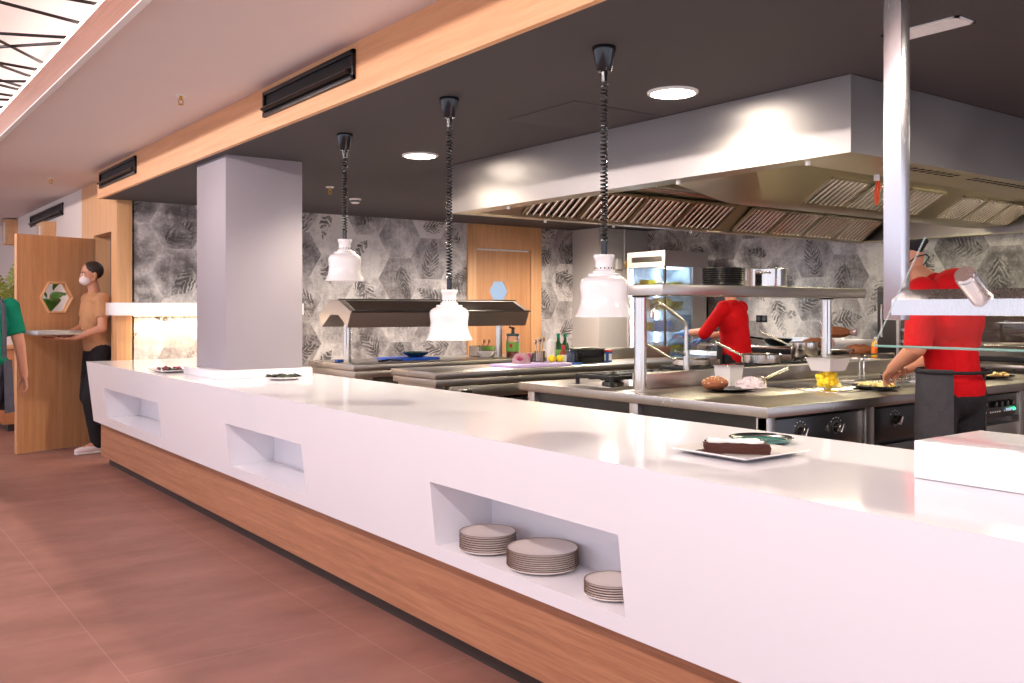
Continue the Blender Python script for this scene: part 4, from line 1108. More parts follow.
obj('tin_body', MB().lathe([(0, 0), (.042, 0), (.042, .085), (0, .085)], n=28), 'label blue', t, False)
obj('tin_label', MB().box(-.018, .014, -.0440, -.038, .012, .07), 'label white', t, False)
obj('tin_label', MB().box(-.044, -.036, -.02, .012, .012, .07), 'label white', t, False)
obj('tin_lid', MB().lathe([(0, .085), (.044, .085), (.044, .1), (0, .1)], n=28), 'label red', t, False)

# ------------------------------------------------------------------ bench with heated gantry (back)
bk = thing('gantry_bench', 'steel bench standing under the dark heated gantry', 'bench', (4.7, 7.3, 0))
obj('worktop', MB().box(3.5, 6.2, 6.87, 7.75, .85, .90, .004), 'worktop steel', bk)
obj('under_frame', MB().box(3.52, 6.18, 6.89, 7.73, .79, .846, .003), 'steel', bk)
obj('body', MB().box(3.72, 6.1, 6.95, 7.7, .1, .79), 'dark steel', bk)
for x in (3.55, 4.7, 6.1): obj('leg', MB().box(x, x + .06, 6.90, 6.96, 0, .79), 'steel', bk)
gt = thing('heated_gantry', 'steel heated gantry with darkened angled hood on two posts', 'gantry', (4.6, 7.15, .90))
GY = [(7.40, 1.31), (7.17, 1.432), (7.02, 1.432), (6.80, 1.335), (6.86, 1.205), (6.98, 1.28), (7.03, 1.31), (7.17, 1.31), (7.22, 1.28), (7.34, 1.205)]
obj('hood_profile', MB().prism(GY, 'x', 3.45, 5.26), 'hood steel', gt)
obj('end_cap', MB().prism(GY, 'x', 3.44, 3.452), 'steel', gt)
obj('darkened_slope', MB().hexa([(3.49, 6.825, 1.3455), (5.22, 6.825, 1.3455), (5.22, 6.825, 1.350), (3.49, 6.825, 1.350)], [(3.49, 7.0, 1.4227), (5.22, 7.0, 1.4227), (5.22, 7.0, 1.4272), (3.49, 7.0, 1.4272)]), 'oven glass and dark reflection', gt)  # steel slope coloured dark to imitate its reflection of the dark ceiling
obj('front_rim', MB().cyl((3.44, 6.80, 1.335), (5.27, 6.80, 1.335), .010, n=8), 'polished steel', gt)
obj('back_rim', MB().cyl((3.44, 7.03, 1.434), (5.27, 7.03, 1.434), .009, n=8), 'polished steel', gt)
for x in (3.56, 5.13):
    p = obj('post', MB().cyl((x, 7.10, .90), (x, 7.10, 1.315), .032, n=24), 'polished steel', gt)
    obj('post_flange', MB().lathe([(0, 0), (.055, 0), (.055, .005), (.034, .01), (0, .01)], (x, 7.10, .90), 24), 'steel', p)
obj('heat_lamp_tube', MB().cyl((3.65, 7.04, 1.30), (5.08, 7.04, 1.30), .012, n=10), 'frosted plastic', gt)
t = thing('blue_cutting_board', 'bright blue cutting board on the bench under the gantry', 'cutting board', (4.30, 7.36, .90))
obj('board', MB().box(-.24, .24, -.16, .16, 0, .02, .004), 'blue board', t, False)
t = thing('dark_green_bowl', 'dark green shallow bowl on the blue cutting board', 'bowl', (4.38, 7.36, .92))
obj('bowl_body', MB().lathe([(0, 0), (.06, 0), (.11, .025), (.128, .045), (.122, .045), (.10, .028), (.05, .006), (0, .006)], n=36), 'dark teal glaze', t, False)
obj('bowl_foot', MB().lathe([(.045, 0), (.05, -.0), (.05, .006), (.045, .006)], n=28), 'black glaze', t, False)
t = thing('blue_cloth_pack', 'small blue packet near the left gantry post', 'packet', (3.60, 7.3, .90))
obj('packet', MB().box(-.05, .05, -.03, .03, 0, .022, .006), 'label blue', t, False)
t = thing('black_tongs', 'black kitchen tongs lying under the gantry', 'tongs', (3.95, 7.05, .90))
obj('tong_arm', MB().tube([(-.11, -.03, .008), (0, -.012, .02), (.11, 0, .012)], .007, 6), 'black plastic', t, False)
obj('tong_arm', MB().tube([(-.11, .03, .008), (0, .014, .02), (.11, 0, .012)], .007, 6), 'black plastic', t, False)
t = thing('steel_insert', 'square steel container holding wooden spoons by the gantry post', 'container', (5.16, 7.42, .90))
f = MB(); f.box(-.09, .09, -.09, .09, 0, .006)
f.box(-.09, .09, -.09, -.086, 0, .1).box(-.09, .09, .086, .09, 0, .1).box(-.09, -.086, -.09, .09, 0, .1).box(.086, .09, -.09, .09, 0, .1)
obj('container_body', f, 'polished steel', t, False)
for dx in (-.03, .03): obj('wooden_spoon', MB().tube([(dx, 0, .01), (dx + .05, 0, .13)], .006, 8).ball((dx + .058, 0, .148), (.016, .008, .022), seg=10, rings=6), 'wood spoon', t, False)
t = thing('white_bowl', 'white bowl in front of the steel spoon container', 'bowl', (5.06, 7.22, .90))
obj('bowl_body', MB().lathe([(0, 0), (.04, 0), (.075, .03), (.09, .055), (.085, .055), (.07, .03), (.035, .006), (0, .006)], n=32), 'white enamel', t, False)
obj('bowl_rim', MB().lathe([(.084, .053), (.091, .053), (.091, .058), (.084, .058), (.084, .053)], n=32), 'white enamel', t, False)
t = thing('sauce_jar', 'big glass jar with green label and black pump lid', 'jar', (5.31, 7.12, .90))
obj('jar_body', MB().lathe([(0, 0), (.06, 0), (.064, .008), (.064, .16), (.056, .18), (.056, .2), (0, .2)], n=32), 'clear plastic film', t, False)
obj('jar_sauce', MB().lathe([(0, .004), (.061, .004), (.061, .06), (0, .06)], n=32), 'sauce red', t, False)
obj('jar_label', MB().lathe([(.0645, .055), (.066, .055), (.066, .14), (.0645, .14)], n=32), 'label green', t, False)
obj('jar_emblem', MB().cyl((-.052, -.045, .11), (-.048, -.038, .11), .018, n=14), 'label red', t, False)
obj('jar_lid', MB().lathe([(0, .2), (.062, .2), (.062, .222), (.05, .226), (0, .226)], n=32), 'dark teal glaze', t, False)
obj('pump_head', MB().cyl((0, 0, .226), (0, 0, .27), .018, .014, 14).obox((-.012, 0, .278), (.06, .024, .02), (0, .3, 0), .005), 'black plastic', t, False)

# ------------------------------------------------------------------ glass fronted fridge
fr = thing('display_fridge', 'tall grey fridge with lit glass sides full of food', 'fridge', (8.0, 7.6, 0))
FX0, FX1, FY0, FY1, FZ = 7.6, 8.32, 7.34, 7.95, 2.02
b = MB()
b.box(FX0, FX1, FY0, FY1, 0, 0.55, .006); b.box(FX0, FX1, FY0, FY1, 1.84, FZ, .006)
b.box(FX0 + .46, FX1, FY0, FY0 + .03, .55, 1.84); b.box(FX1 - .03, FX1, FY0, FY1, .55, 1.84); b.box(FX0, FX1, FY1 - .03, FY1, .55, 1.84)
obj('cabinet', b, 'fridge grey', fr)
obj('corner_post', MB().box(FX0, FX0 + .02, FY0, FY0 + .02, .55, 1.84), 'dark steel', fr)
obj('side_glass', MB().box(FX0 + .02, FX0 + .46, FY0 + .006, FY0 + .012, .55, 1.84), 'fridge glass', fr)
dg_ = obj('glass_door', MB().box(FX0 + .006, FX0 + .012, FY0 + .02, FY1 - .03, .55, 1.84), 'fridge glass', fr)
obj('handle', MB().cyl((FX0 - .03, FY1 - .07, .9), (FX0 - .03, FY1 - .07, 1.5), .012, n=10), 'polished steel', dg_)
obj('inner_back', MB().box(FX0 + .44, FX0 + .456, FY0 + .03, FY1 - .03, .55, 1.84).box(FX0 + .02, FX0 + .44, FY1 - .04, FY1 - .031, .55, 1.84), 'fridge inside', fr)
obj('vent_panel', MB().box(FX0 - .004, FX0, FY0 + .05, FY1 - .08, 1.90, 1.96), 'dark steel', fr)
obj('inner_light', MB().box(FX0 + .05, FX0 + .4, FY0 + .1, FY0 + .16, 1.82, 1.838).box(FX0 + .022, FX0 + .03, FY0 + .022, FY0 + .03, .6, 1.8).box(FX0 + .415, FX0 + .435, FY1 - .06, FY1 - .045, .58, 1.82).box(FX0 + .02, FX0 + .03, FY1 - .06, FY1 - .045, .58, 1.82), 'fridge light', fr)  # upright bars are added to brighten the shelves below the top light
shz = [.62, .86, 1.10, 1.34, 1.56]
for z in shz: obj('shelf', MB().box(FX0 + .03, FX0 + .43, FY0 + .03, FY1 - .05, z, z + .012), 'white plastic', fr)
random.seed(21)
cols = ['food yellow', 'white plastic', 'label blue', 'frosted plastic', 'white plastic', 'orange label', 'frosted plastic', 'label red', 'lemon yellow', 'frosted plastic', 'herb leaf']
cn = {'food yellow': 'yellow', 'white plastic': 'white', 'label blue': 'blue', 'frosted plastic': 'clear', 'orange label': 'orange', 'label red': 'red', 'lemon yellow': 'lime yellow', 'herb leaf': 'dark green'}
shn = ['lowest', 'second lowest', 'middle', 'second highest', 'top']
for si, z in enumerate(shz):
    for pi in range(4):
        x = FX0 + .09 + (pi % 2) * .2; y = FY0 + .12 + (pi // 2) * .24
        m_ = random.choice(cols); hh = random.uniform(.06, .13)
        if si == 4 and pi == 2: m_ = 'lemon yellow'; hh = .12
        t = thing('food_box', cn[m_] + ' food box on the ' + shn[si] + ' fridge shelf, ' + ['front left', 'front right', 'rear left', 'rear right'][pi], 'food box', (x, y, z + .012), 0, 'food boxes in the fridge')
        f = MB().hexa([(-.06,-.07,0),(.06,-.07,0),(.06,.07,0),(-.06,.07,0)], [(-.07,-.08,hh),(.07,-.08,hh),(.07,.08,hh),(-.07,.08,hh)])
        obj('box_body', f, m_, t, False)
        obj('box_lid', MB().box(-.074, .074, -.084, .084, hh, hh + .012, .003), 'white plastic', t, False)

# ------------------------------------------------------------------ far cooking line against the wall
fl = thing('cooking_line', 'stainless steel cooking line against the far papered wall', 'counter', (8.2, 4.5, 0))
obj('worktop', MB().box(7.82, 8.56, 2.2, 7.25, .85, .90, .004), 'worktop steel', fl)
obj('backsplash', MB().box(8.56, 8.6, 2.2, 7.25, .85, 1.05, .003), 'steel', fl)
obj('body', MB().box(7.87, 8.56, 2.22, 7.23, .1, .85), 'dark steel', fl)
obj('plinth', MB().box(7.95, 8.5, 2.25, 7.2, 0, .1), 'black panel', fl)
for i in range(5):
    y = 5.1 + i * .42
    dr = obj('front_panel', MB().box(7.85, 7.87, y, y + .40, .14, .8, .003), 'black panel' if i % 2 else 'steel', fl)
    obj('handle', MB().cyl((7.83, y + .08, .74), (7.83, y + .32, .74), .009, n=8), 'polished steel', dr)
obj('flat_top_burner', MB().box(7.86, 8.5, 5.55, 6.9, .90, .955, .006), 'black cast iron', fl)
obj('front_rail', MB().cyl((7.80, 5.1, .97), (7.80, 7.1, .97), .014, n=12).cyl((7.80, 5.15, .97), (7.84, 5.15, .90), .008, n=8).cyl((7.80, 7.05, .97), (7.84, 7.05, .90), .008, n=8), 'polished steel', fl)
t = thing('black_wok', 'black wok on the far stove by the papered wall', 'wok', (8.15, 6.23, .955))
obj('wok_bowl', MB().lathe([(0, 0), (.06, 0), (.12, .045), (.155, .09), (.15, .09), (.115, .05), (.055, .006), (0, .006)], n=36), 'black cast iron', t, False)
obj('wok_handle', MB().tube([(-.05, .145, .085), (-.12, .25, .10), (-.17, .33, .115)], .011, 8), 'black plastic', t, False)
t = thing('blue_pouch', 'small blue pouch lying beside the wok', 'pouch', (8.2, 6.0, .955))
obj('pouch', MB().ball((0, 0, .03), (.07, .06, .03), seg=16, rings=8), 'label blue', t, False)
for k, (x, y, z, lab) in enumerate(((8.2, 5.80, .955, 'bagged brown bread, left one beneath the shelf end'), (8.22, 5.30, .90, 'bagged brown bread, right one behind the shelf post'), (8.23, 5.58, 1.068, 'bagged brown bread lying on top of the other bags'))):
    t = thing('bread_bag', lab, 'bread bag', (x, y, z), 0.2 * k, 'bread bags on the far counter')
    random.seed(30 + k); f = MB().ball((0, 0, .055), (.10, .15, .055), seg=20, rings=10)
    for v in f.bm.verts: v.co *= random.uniform(.93, 1.07); v.co.z = max(v.co.z, 0)
    obj('loaf', f, 'bread crust', t, False)
    obj('bag_neck', MB().cyl((0, -.13, .05), (0, -.2, .06), .02, .045, 10), 'rose glass', t, False)
bottle('yellow_bottle', 'yellow cleaning bottle with orange label on the far counter', (8.15, 5.09, .90), [(0, 0), (.036, 0), (.038, .006), (.038, .12), (.02, .15), (.014, .155), (.014, .165), (0, .165)], 'yellow plastic', ([(0, .165), (.017, .165), (.015, .19), (0, .192)], 'white plastic'), (.0385, .03, .1, 'orange label'))
t = thing('purple_tube', 'tall purple roll standing beside the dark cabinet', 'roll', (8.1, 5.00, .90))
obj('roll_body', MB().cyl((0, 0, .03), (0, 0, .44), .026, n=20), 'purple plastic', t, False)
obj('roll_cap', MB().cyl((0, 0, .44), (0, 0, .47), .022, .012, 16), 'white plastic', t, False)
obj('roll_foot', MB().cyl((0, 0, 0), (0, 0, .03), .03, n=20), 'white plastic', t, False)
t = thing('dark_cabinet', 'tall dark grey appliance cabinet on the far counter', 'cabinet', (8.2, 4.6, .90))
obj('cabinet_body', MB().box(7.92, 8.5, 4.40, 4.93, .90, 1.56, .006), 'grey dark cabinet', t)
d_ = obj('cabinet_door', MB().box(7.90, 7.92, 4.42, 4.91, .94, 1.52, .004), 'black panel', t)
obj('handle', MB().cyl((7.88, 4.86, 1.1), (7.88, 4.86, 1.4), .009, n=8), 'steel', d_)
tr = thing('tray_rack', 'steel rack stacked with trays seen behind the sneeze guard', 'tray rack', (7.40, 4.10, 0))
for (x, y) in ((7.22, 3.9), (7.22, 4.3), (7.58, 3.9), (7.58, 4.3)): obj('upright', MB().box(x - .012, x + .012, y - .012, y + .012, 0, 1.28), 'steel', tr)
for i in range(8):
    z = .5 + i * .095
    obj('tray', MB().box(7.24, 7.56, 3.89, 4.31, z, z + .006).box(7.24, 7.56, 3.89, 3.896, z, z + .03).box(7.24, 7.246, 3.89, 4.31, z, z + .03).box(7.24, 7.56, 4.304, 4.31, z, z + .03), 'polished steel', tr)
ov = thing('combi_oven', 'steel oven with dark glass window behind the chef', 'oven', (8.15, 3.2, .90))
obj('oven_body', MB().box(7.82, 8.5, 2.3, 4.02, .90, 1.48, .008), 'steel', ov)
dr = obj('oven_door', MB().box(7.79, 7.82, 2.6, 3.98, 1.03, 1.34, .006), 'steel', ov)
obj('oven_window', MB().box(7.785, 7.79, 2.68, 3.9, 1.085, 1.30, .002), 'oven glass and dark reflection', dr)
obj('handle', MB().cyl((7.755, 2.7, 1.055), (7.755, 3.85, 1.055), .012, n=10), 'polished steel', dr)
obj('control_strip', MB().box(7.80, 7.82, 2.6, 3.98, .92, .965, .003), 'black panel', ov)

# ------------------------------------------------------------------ sneeze guard over the counter at the right
sg = thing('hanging_sneeze_guard', 'brushed steel bridge with tilted glass sneeze guard hung from square post', 'sneeze guard', (2.48, 1.0, 1.32))
PR = [(2.35, 1.335), (2.35, 1.377), (2.42, 1.405), (2.60, 1.405), (2.67, 1.377), (2.67, 1.335)]
obj('bridge_body', MB().prism(PR, 'y', -1.5, 1.42), 'post steel', sg)
obj('square_post', MB().box(2.45, 2.4965, 1.451, 1.506, 1.32, ZC - .002, .002), 'post steel', sg)
obj('post_plate', MB().box(2.42, 2.525, 1.41, 1.52, ZC - .010, ZC - .002), 'post steel', sg)
for y in (1.18, -0.2):
    obj('glass_clamp', MB().cyl((2.37, y, 1.375), (2.285, y, 1.432), .027, n=24).cyl((2.285, y, 1.432), (2.275, y, 1.439), .024, n=24), 'post steel', sg)
nx, nz = Vector((2.336 - 2.1, 1.54 - 1.26)).normalized(); tx, tz = -nz * .0045, nx * .0045
pf = [(2.1, 1.26), (2.336, 1.54), (2.336 + tx, 1.54 + tz), (2.1 + tx, 1.26 + tz)]
gl = obj('glass_pane', MB().prism(pf, 'y', -1.5, 1.313), 'clear glass', sg)
e = MB(); r = .0045
e.prism([(2.1 - .0 + tx, 1.26 + tz - .003), (2.1 + .001, 1.26 - .003), (2.1 + .003, 1.26), (2.1 + tx + .003, 1.26 + tz)], 'y', -1.5, 1.313)
obj('bottom_edge', e, 'glass edge', gl)
obj('side_edge', MB().prism(pf, 'y', 1.313, 1.315), 'glass side edge', gl)

# ------------------------------------------------------------------ plates in the niche, dishes on the white counter
random.seed(12)
stack('cream_plate', 8, .109, .016, .0085, (2.04, 2.895, .435), 'speckled glaze', 'brown glaze rim', 'cream plate with brown rim in left niche stack, #', 'plates in the left niche stack')
stack('cream_plate', 9, .129, .017, .0074, (2.057, 2.582, .435), 'speckled glaze', 'brown glaze rim', 'large cream plate with brown rim in middle niche stack, #', 'plates in the middle niche stack')
stack('cream_plate', 6, .092, .015, .0080, (2.035, 2.195, .435), 'speckled glaze', 'brown glaze rim', 'small cream plate with brown rim in right niche stack, #', 'plates in the right niche stack')
def square_plate(label, c, hx_, hy_, mat):
    t = thing('square_plate', label, 'plate', (c[0], c[1], .90))
    f = MB(); pts = []
    for (s, z) in ((.72, 0), (.74, 0), (1.0, .014), (1.0, .018), (.97, .018), (.74, .005)):
        pts.append([f.bm.verts.new((sx * hx_ * s, sy * hy_ * s, z)) for sx, sy in ((-1,-1),(1,-1),(1,1),(-1,1))])
    f.bm.faces.new(pts[0][::-1]); f.bm.faces.new(pts[-1])
    for A, B in zip(pts, pts[1:]):
        for i in range(4): f.bm.faces.new((A[i], A[(i+1)%4], B[(i+1)%4], B[i]))
    obj('dish', f, mat, t, False)
    return t
square_plate('white square plate with chocolate cake near the front of the counter', (2.30, 1.905), .15, .15, 'white enamel')
def cake(label, loc, rz, L, W, hh, seed):
    t = thing('cake_slice', label, 'cake', loc, rz, 'chocolate cake slices on the square plate')
    random.seed(seed); prof = [(0, -W * .12), (L, -W / 2), (L, W / 2), (0, W * .12)]
    f = MB().prism(prof, 'z', 0, hh)
    bmesh.ops.subdivide_edges(f.bm, edges=f.bm.edges[:], cuts=5, use_grid_fill=True)
    for v in f.bm.verts:
        if v.co.z > .002: v.co += Vector((random.uniform(-.003, .003), random.uniform(-.003, .003), random.uniform(-.003, .003)))
    obj('sponge', f, 'chocolate cake', t, False)
    f = MB().prism([(L * .06, -W * .12), (L * .9, -W * .42), (L * .9, W * .42), (L * .06, W * .12)], 'z', hh - .001, hh + .006)
    bmesh.ops.subdivide_edges(f.bm, edges=f.bm.edges[:], cuts=4, use_grid_fill=True)
    for v in f.bm.verts: v.co += Vector((random.uniform(-.003, .003), random.uniform(-.003, .003), random.uniform(-.002, .003)))
    obj('sugar_topping', f, 'powdered sugar', t, False)
cake('wedge of chocolate cake dusted with sugar at the front of the square plate', (2.185, 1.945, .911), -.66, .19, .12, .031, 1)
cake('slim wedge of chocolate cake at the back of the square plate', (2.29, 1.975, .908), 1.1, .055, .055, .022, 2)
f = MB(); random.seed(71)
for i in range(60): f.ball((random.uniform(2.20, 2.28), random.uniform(1.94, 2.0), .9092), (random.uniform(.002, .006), random.uniform(.002, .005), .0025), seg=6, rings=4)
o = obj('cake_crumbs', f, 'chocolate cake'); tag(o, 'scattered chocolate crumbs on the white square plate', 'crumbs', None, 'stuff')
t = thing('teal_plate', 'round teal plate with dark rim behind the cake plate', 'plate', (2.567, 2.03, .90))
TR = .108; bm, rm = plate_mesh(TR, .018, .01, 'teal glaze', 'black glaze', 'dish'); obj('dish', bm, None, t, False); obj('rim', rm, None, t, False)
obj('dark_band', MB().lathe([(TR*.78, .0079), (TR*.955, .0143), (TR*.978, .0188), (TR*.95, .0150), (TR*.78, .0086)], n=56), 'black glaze', t, False)
t = dish_food('herb_plate', 'white plate of dark herbs in front of the pillar plinth', 'plate', (2.42, 5.73, .90), .125, 'white enamel', 'white enamel', [('herb leaf', 46, .015, .10, 'herbs'), ('black cloth', 16, .013, .10, 'dark_bits'), ('food cream', 8, .010, .10, 'pale_bits')], 14)
t = square_plate('flat rectangular plate of dark appetisers left of the pillar', (2.06, 6.93), .12, .17, 'white enamel')
random.seed(44); f = MB()
for i in range(26): f.ball((random.uniform(-.075, .075), random.uniform(-.12, .12), .008 + random.uniform(0, .02)), (random.uniform(.012, .024), random.uniform(.008, .014), .008), seg=8, rings=6, rot=(0, 0, random.random() * 3))
o = obj('appetisers', f, 'herb leaf', t, False); o['kind'] = 'stuff'
f = MB()
for i in range(9): f.ball((random.uniform(-.075, .075), random.uniform(-.12, .12), .022 + random.uniform(0, .01)), (.014, .010, .007), seg=8, rings=6)
o = obj('pink_garnish', f, 'beetroot', t, False); o['kind'] = 'stuff'
t = thing('napkin', 'folded white napkin behind the rectangular plate', 'napkin', (2.30, 7.05, .90))
obj('cloth', MB().box(-.07, .07, -.09, .09, 0, .012, .004).box(-.06, .06, -.08, .02, .012, .024, .004), 'white cloth', t, False)
# ------------------------------------------------------------------ people
def V(*a): return Vector(a)
class Blob:
    """closed capsules and ellipsoids, fused into one continuous skin by a voxel remesh"""
    def __init__(s): s.mb = MB()
    def cap(s, p0, r0, p1, r1, n=14, flat=False):
        p0 = Vector(p0); p1 = Vector(p1); d = p1 - p0
        if d.length < 1e-5: return s
        ax = d.normalized(); a = ax.orthogonal().normalized(); b = ax.cross(a)
        prof = []
        if flat: prof = [(0, 0, 0), (r0, 0, 0), (r1, 0, 1), (0, 0, 1)]
        else:
            for i in range(6): t = PI / 2 * i / 5; prof.append((r0 * math.sin(t), -r0 * math.cos(t), 0))
            for i in range(6): t = PI / 2 * i / 5; prof.append((r1 * math.cos(t), r1 * math.sin(t), 1))
        rings = []
        for (r, o, e) in prof:
            c = p0 + d * e + ax * o
            if r < 1e-6: rings.append([s.mb.bm.verts.new(c)])
            else: rings.append([s.mb.bm.verts.new(c + (a * math.cos(2*PI*i/n) + b * math.sin(2*PI*i/n)) * r) for i in range(n)])
        for R, Q in zip(rings, rings[1:]):
            for i in range(n):
                j = (i + 1) % n
                if len(R) == 1 and len(Q) == 1: continue
                if len(R) == 1: s.mb.bm.faces.new((R[0], Q[i], Q[j]))
                elif len(Q) == 1: s.mb.bm.faces.new((R[j], R[i], Q[0]))
                else: s.mb.bm.faces.new((R[j], R[i], Q[i], Q[j]))
        return s
    def ell(s, c, r, rot=(0, 0, 0)):
        s.mb.ball(c, r, rot=rot, seg=20, rings=14); return s
    def done(s, name, mat, parent, voxel=0.007, smooth=4):
        bmesh.ops.recalc_face_normals(s.mb.bm, faces=s.mb.bm.faces[:])
        me = bpy.data.meshes.new(name); s.mb.bm.to_mesh(me); s.mb.bm.free()
        o = bpy.data.objects.new(name, me); COL.objects.link(o)
        rm = o.modifiers.new('r', 'REMESH'); rm.mode = 'VOXEL'; rm.voxel_size = voxel; rm.adaptivity = 0.0
        if smooth:
            sm = o.modifiers.new('s', 'SMOOTH'); sm.iterations = smooth; sm.factor = 0.5
        dg = bpy.context.evaluated_depsgraph_get()
        nm = bpy.data.meshes.new_from_object(o.evaluated_get(dg))
        o.modifiers.clear(); o.data = nm; bpy.data.meshes.remove(me); nm.name = name
        nm.materials.clear(); nm.materials.append(M[mat])
        for p in nm.polygons: p.use_smooth = True
        o.parent = parent
        return o

def hand(B, wrist, fdir, ndir, curl, side, k=1.0):
    """palm and five fingers; fdir = direction of the fingers, ndir = direction the palm faces, side = +1 thumb on fdir x ndir side"""
    f = Vector(fdir).normalized(); n = (Vector(ndir) - f * Vector(ndir).dot(f)).normalized(); t = f.cross(n) * side
    w = Vector(wrist)
    kn = []
    for i, (o, l) in enumerate(((0.033, .088), (0.011, .092), (-0.011, .088), (-0.032, .080))):
        p = w + f * l * k + t * o * k
        B.cap(w + f * .012 + t * o * .55 * k, .0135 * k, p, .0115 * k, 10)
        kn.append(p)
    B.ell(w + f * .048 * k, (.036 * k, .036 * k, .015 * k), rot=f.to_track_quat('X', 'Z').to_euler()) if False else None
    for i, (p, L) in enumerate(zip(kn, (.072, .080, .074, .058))):
        c = curl + i * 0.07; d = f; q = p; sp = t * (1.5 - i) * 0.10
        for j, (s, r) in enumerate(((.45, .0092), (.32, .0084), (.23, .0074))):
            a = c * (j + 0.6)
            d = (f * math.cos(a) + n * math.sin(a) + sp * math.cos(a)).normalized()
            q2 = q + d * L * s * k
            B.cap(q, r * k, q2, r * .93 * k, 10); q = q2
    th0 = w + f * .022 * k + t * .026 * k
    th1 = th0 + (f * .6 + t * .75 + n * .25).normalized() * .042 * k
    th2 = th1 + (f * .85 + t * .25 + n * .45).normalized() * .034 * k
    th3 = th2 + (f * .9 - t * .1 + n * .45).normalized() * .026 * k
    B.cap(th0, .015 * k, th1, .0118 * k, 10); B.cap(th1, .0112 * k, th2, .0100 * k, 10); B.cap(th2, .0098 * k, th3, .0082 * k, 10)

def rotv(v, e): return Euler(e).to_matrix() @ Vector(v)

def head(B, neck, e, k=1.0):
    """head built on the top of the neck; e = euler of the head, faces local +Y"""
    def P(x, y, z): return Vector(neck) + rotv((x * k, y * k, z * k), e)
    B.ell(P(0, -.008, .135), (.076*k, .096*k, .092*k), e)          # skull
    B.ell(P(0, .028, .075), (.060*k, .070*k, .075*k), e)           # face
    B.ell(P(0, .062, .025), (.030*k, .024*k, .020*k), e)           # chin
    for sx in (-1, 1):
        B.cap(P(sx*.052, .0, .055), .018*k, P(sx*.026, .060, .024), .016*k, 10)     # jaw
        B.ell(P(sx*.038, .066, .085), (.020*k, .016*k, .016*k), e)  # cheek
        B.ell(P(sx*.078, -.006, .092), (.008*k, .018*k, .030*k), e) # ear
    B.cap(P(-.03, .082, .128), .011*k, P(.03, .082, .128), .011*k, 8)               # brow
    B.cap(P(0, .088, .118), .008*k, P(0, .108, .078), .013*k, 10)                   # nose
    for sx in (-1, 1): B.ell(P(sx*.010, .100, .076), (.009*k, .009*k, .008*k), e)
    return P

def face_parts(P, e, root, k=1.0, lips=True):
    for sx in (-1, 1):
        ey = obj('eye', MB().ball(P(sx*.031, .084, .108), .0115*k, seg=14, rings=10), 'eye white', root, False)
        obj('iris', MB().ball(P(sx*.031, .0925, .108), .0052*k, seg=12, rings=8), 'iris brown', ey, False)
        obj('eyebrow', MB().tube([P(sx*.014, .093, .131), P(sx*.034, .091, .137), P(sx*.052, .080, .131)], [.003, .0036, .002], 6), 'hair dark', root, False)
    if lips:
        obj('mouth', MB().tube([P(-.024, .083, .048), P(-.01, .092, .052), P(.01, .092, .052), P(.024, .083, .048)], [.003, .0055, .0055, .003], 8), 'lip', root, False)

def legs(Bs, Bp, hip, knees, ankles, toes, pr=0.012):
    for i, sx in enumerate((-1, 1)):
        h = Vector((hip.x + sx * .095, hip.y, hip.z - .03)); k_, a_ = Vector(knees[i]), Vector(ankles[i])
        Bs.cap(h, .078, k_, .050); Bs.cap(k_, .050, a_, .034)
        c = k_.lerp(a_, .3); Bs.ell(c + Vector((0, -.012, 0)), (.052, .056, .10))
        Bs.cap(a_, .034, Vector(toes[i]), .026)
        Bp.cap(h, .078 + pr + .008, k_, .062 + pr); Bp.cap(k_, .062 + pr, a_ + Vector((0, 0, .0)), .05 + pr, flat=False); Bp.ell(c + Vector((0, -.012, 0)), (.066, .07, .13))
def shoe(root, a, t, mat):
    a = Vector(a); t = Vector(t); d = (t - a); d.z = 0; d.normalize(); B = Blob(); g = Vector((a.x, a.y, 0))
    h = g - d * .055 + Vector((0, 0, .045)); B.cap(h, .042, g + d * .10 + Vector((0, 0, .04)), .042)
    B.cap(g + d * .08 + Vector((0, 0, .036)), .044, g + d * .185 + Vector((0, 0, .032)), .031)
    B.cap(g - d * .02 + Vector((0, 0, .05)), .042, g - d * .01 + Vector((0, 0, .095)), .046)
    for v in B.mb.bm.verts: v.co.z = max(v.co.z, 0.006)
    o = B.done('shoe', mat, root, .008, 3)
    s = Blob(); s.cap(g - d * .05 + Vector((0, 0, .012)), .045, g + d * .18 + Vector((0, 0, .012)), .036)
    for v in s.mb.bm.verts: v.co.z = min(max(v.co.z, 0.0), .02)
    s.done('sole', 'white plastic' if mat == 'shoe white' else 'black plastic', o, .006, 1)
    return o

# ---------- chef at the island (faces local +Y, into the island; his left side and back to the camera)
ch = thing('person', 'cook in red jacket and grey apron leaning over the island behind the glass', 'person', (4.535, 2.405, 0), -0.16)
B = Blob(); J = Blob(); Pn = Blob()
pel = V(0, 0, .96); chest = V(0, .045, 1.31); nk = V(0, .115, 1.485)
B.ell(pel, (.155, .11, .12)).cap(pel, .12, chest, .125).ell(chest, (.165, .115, .17)).cap(chest + V(0, .02, .1), .08, nk, .058).cap(nk, .055, nk + V(0, .085, .05), .05)
he = (-0.78, 0, 0.10)
Ph = head(B, nk + V(0, .075, .03), he)
shL, shR = V(-.172, .045, 1.44), V(.178, .06, 1.435)
elL, elR = V(-.225, .03, 1.165), V(.24, .10, 1.17)
wrL, wrR = V(-.065, .315, 1.045), V(.10, .36, 1.03)
for sh_, el_, wr_ in ((shL, elL, wrL), (shR, elR, wrR)):
    B.ell(sh_, (.062, .062, .062)); B.cap(sh_, .052, el_, .043); B.cap(el_, .043, el_.lerp(wr_, .35), .044); B.cap(el_.lerp(wr_, .3), .044, wr_, .027)
hand(B, wrL, (wrL - elL) * 1.0 + V(.1, .02, -.06), V(.35, -.1, -.9), 0.55, -1)
hand(B, wrR, V(-.75, .45, -.25), V(-.2, -.2, -.95), 0.50, 1)
